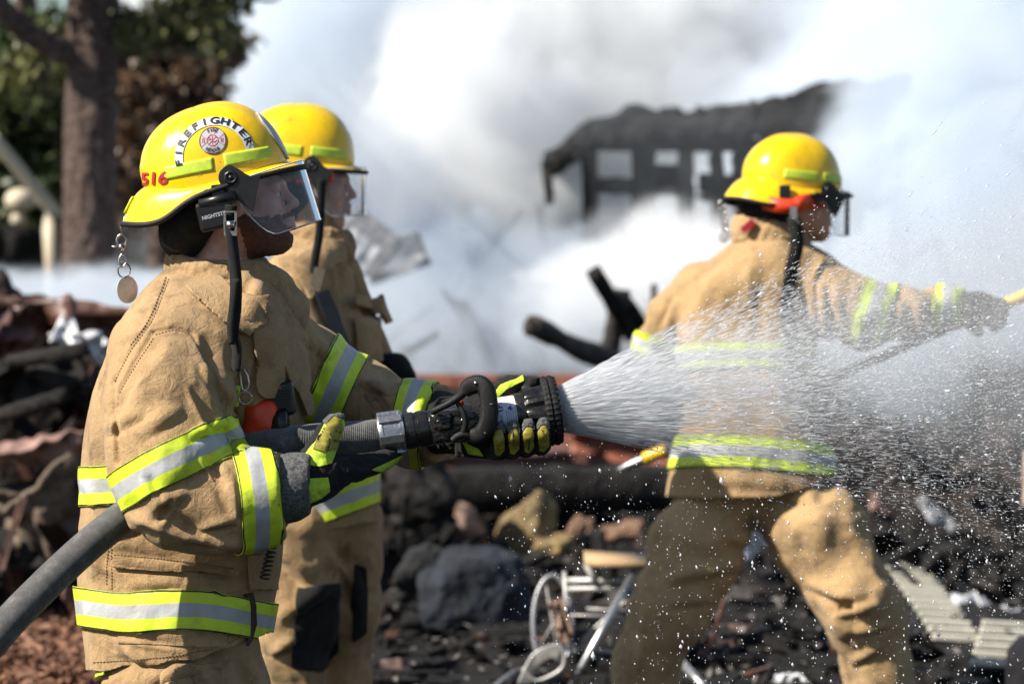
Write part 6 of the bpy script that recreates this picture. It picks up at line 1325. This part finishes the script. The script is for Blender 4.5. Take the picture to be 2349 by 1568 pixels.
def bigmesh(name,V,F_,mat,loc,label):
    me=bpy.data.meshes.new(name); V=np.asarray(V)-np.array(loc); me.vertices.add(len(V)); me.vertices.foreach_set('co',V.astype(np.float32).ravel()); me.loops.add(F_.size); me.loops.foreach_set('vertex_index',F_.astype(np.int32).ravel()); me.polygons.add(len(F_)); me.polygons.foreach_set('loop_start',np.arange(0,F_.size,3,dtype=np.int32)); me.update(); me.validate(); me.shade_smooth(); me.materials.append(mat)
    o=bpy.data.objects.new(name,me); C.objects.link(o); o.location=tuple(map(float,loc)); o['kind']='stuff'; o['label']=label; return o
def conedir(n,half,pw=.62,seed=0):
    rg=np.random.default_rng(seed); th=np.tan(half)*rg.random(n)**pw; ph=rg.uniform(0,2*math.pi,n); d=AX+S1*(th*np.cos(ph))[:,None]+S2*(th*np.sin(ph))[:,None]; return d,rg,th,ph
HALF=R(20)
# fine streaks close to the nozzle, breaking up with distance
n=42000; d,rg,th,ph=conedir(n,HALF,.75,1); dist=.015+1.25*rg.random(n)**1.5; st=TIP+(AX*0)+(S1*(np.cos(ph)*.045)[:,None]+S2*(np.sin(ph)*.045)[:,None])*(th/np.tan(HALF))[:,None]
c=st+d*dist[:,None]; c[:,2]-=.06*dist**2; dn=d/np.linalg.norm(d,axis=1,keepdims=True); L=np.clip(.03*np.exp(-dist*2.2),.0025,.03)*rg.uniform(.5,1.6,n); V,F_=octs(c,dn,L,rg.uniform(.0002,.0007,n)); bigmesh('water_spray',V,F_,wat2,TIP,'fan of fine water streaks shooting from the nozzle')
n=26000; d,rg,th,ph=conedir(n,R(31),.8,2); dist=.25+1.6*rg.random(n)**.75; c=TIP+d*dist[:,None]+rg.normal(0,.02,(n,3))*dist[:,None]; c[:,2]-=.07*dist**2; dn=d/np.linalg.norm(d,axis=1,keepdims=True)+rg.normal(0,.12,(n,3)); dn/=np.linalg.norm(dn,axis=1,keepdims=True)
sz=rg.lognormal(0,.45,n)*.00058; V,F_=octs(c,dn,sz*rg.uniform(1.5,5,n),sz); bigmesh('water_drops',V,F_,wat,TIP,'white water drops flying through the spray')
# falling drops under the stream
rg=np.random.default_rng(9); n=7500; a=rg.uniform(-.1,1.9,n)**1.0; x=TIP[0]-.15+rg.random(n)**.8*1.5; z=TIP[2]-.06-rg.random(n)**1.25*.85-np.clip(-(x-TIP[0]),0,1)*.5; y=TIP[1]+rg.normal(0,.14,n); c=np.stack([x,y,z],1)
keep=(z< TIP[2]-.05-.10*(x-TIP[0])); c=c[keep]; m_=len(c); sz=rg.lognormal(0,.6,m_)*.0007; dn=np.stack([rg.normal(.25,.2,m_),rg.normal(0,.1,m_),-np.ones(m_)],1); dn/=np.linalg.norm(dn,axis=1,keepdims=True); V,F_=octs(c,dn,sz*rg.uniform(1.1,2.2,m_),sz); bigmesh('falling_drops',V,F_,wat,TIP-[0,0,.3],'loose water drops falling below the stream')
# clinging drops on bumper
P=[];sv,sf=ico(1)
for k in range(150):
    a=rng.uniform(0,2*math.pi); rr=rng.uniform(60,77)*u; P.append(nz(np.array([[rng.uniform(392,424)*u,rr*math.cos(a),rr*math.sin(a)]]))[0])
P=np.array(P); v,f=join([(sv*rng.uniform(.0008,.0022)+p,sf) for p in P]); mk('clinging_drops',v,f,wat,None,loc=nz(np.array([[.36,0,0]]))[0],kind='stuff',label='water beads clinging to the nozzle bumper')
# mist inside the stream: real fine droplets filling the cone
def mist():
    L=1.7; seg=40; V=[];F_=[]
    for i in range(12):
        t_=i/11; rr=.045+t_*L*math.tan(HALF)*.98; c=TIP+AX*(t_*L)-np.array([0,0,.07*(t_*L)**2])
        for j in range(seg): a=2*math.pi*j/seg; V.append(c+S1*rr*math.cos(a)+S2*rr*math.sin(a))
    for i in range(11):
        for j in range(seg): F_.append((i*seg+j,i*seg+(j+1)%seg,(i+1)*seg+(j+1)%seg,(i+1)*seg+j))
    F_+=[tuple(range(seg))[::-1],tuple(range(11*seg,12*seg))]; V,F_=fixn(np.array(V),F_)
    m=bpy.data.materials.new('water_mist'); m.use_nodes=True; t=m.node_tree; t.nodes.clear(); o=NN(t,'ShaderNodeOutputMaterial'); pv=NN(t,'ShaderNodeVolumePrincipled'); pv.inputs['Color'].default_value=(1,1,1,1); pv.inputs['Density Attribute'].default_value=''; pv.inputs['Anisotropy'].default_value=.1
    tc=NN(t,'ShaderNodeTexCoord'); ln_=NN(t,'ShaderNodeVectorMath',operation='LENGTH'); t.links.new(tc.outputs['Object'],ln_.inputs[0])
    pw=NN(t,'ShaderNodeMath',operation='ADD'); t.links.new(ln_.outputs['Value'],pw.inputs[0]); pw.inputs[1].default_value=.10; p2=NN(t,'ShaderNodeMath',operation='POWER'); t.links.new(pw.outputs[0],p2.inputs[0]); p2.inputs[1].default_value=-1.25
    n_=NN(t,'ShaderNodeTexNoise',i_Scale=3.5,i_Detail=3.); t.links.new(tc.outputs['Object'],n_.inputs[0]); mr=NN(t,'ShaderNodeMapRange'); mr.inputs[1].default_value=.3; mr.inputs[2].default_value=.7; mr.inputs[3].default_value=.4; mr.inputs[4].default_value=1.3; t.links.new(n_.outputs[0],mr.inputs[0])
    mu=NN(t,'ShaderNodeMath',operation='MULTIPLY'); t.links.new(p2.outputs[0],mu.inputs[0]); t.links.new(mr.outputs[0],mu.inputs[1]); m3=NN(t,'ShaderNodeMath',operation='MULTIPLY'); t.links.new(mu.outputs[0],m3.inputs[0]); m3.inputs[1].default_value=MISTD
    nm=NN(t,'ShaderNodeVectorMath',operation='NORMALIZE'); t.links.new(tc.outputs['Object'],nm.inputs[0]); dt=NN(t,'ShaderNodeVectorMath',operation='DOT_PRODUCT'); t.links.new(nm.outputs[0],dt.inputs[0]); dt.inputs[1].default_value=tuple(AX)
    m4=NN(t,'ShaderNodeMapRange'); m4.interpolation_type='SMOOTHSTEP'; m4.inputs[1].default_value=math.cos(HALF*1.02); m4.inputs[2].default_value=math.cos(HALF*.35); t.links.new(dt.outputs['Value'],m4.inputs[0])
    near_n=NN(t,'ShaderNodeMapRange'); near_n.inputs[1].default_value=.05; near_n.inputs[2].default_value=.35; near_n.inputs[3].default_value=1; near_n.inputs[4].default_value=0; t.links.new(ln_.outputs['Value'],near_n.inputs[0])
    mx=NN(t,'ShaderNodeMath',operation='MAXIMUM'); t.links.new(m4.outputs[0],mx.inputs[0]); t.links.new(near_n.outputs[0],mx.inputs[1]); m5=NN(t,'ShaderNodeMath',operation='MULTIPLY'); t.links.new(mx.outputs[0],m5.inputs[0]); t.links.new(m3.outputs[0],m5.inputs[1]); t.links.new(m5.outputs[0],pv.inputs['Density']); t.links.new(pv.outputs[0],o.inputs['Volume'])
    mk('water_mist',V,F_,m,None,loc=TIP,kind='stuff',label='fine white mist filling the water stream')
MISTD=.9
mist()
print('T end',time.time()-T0)
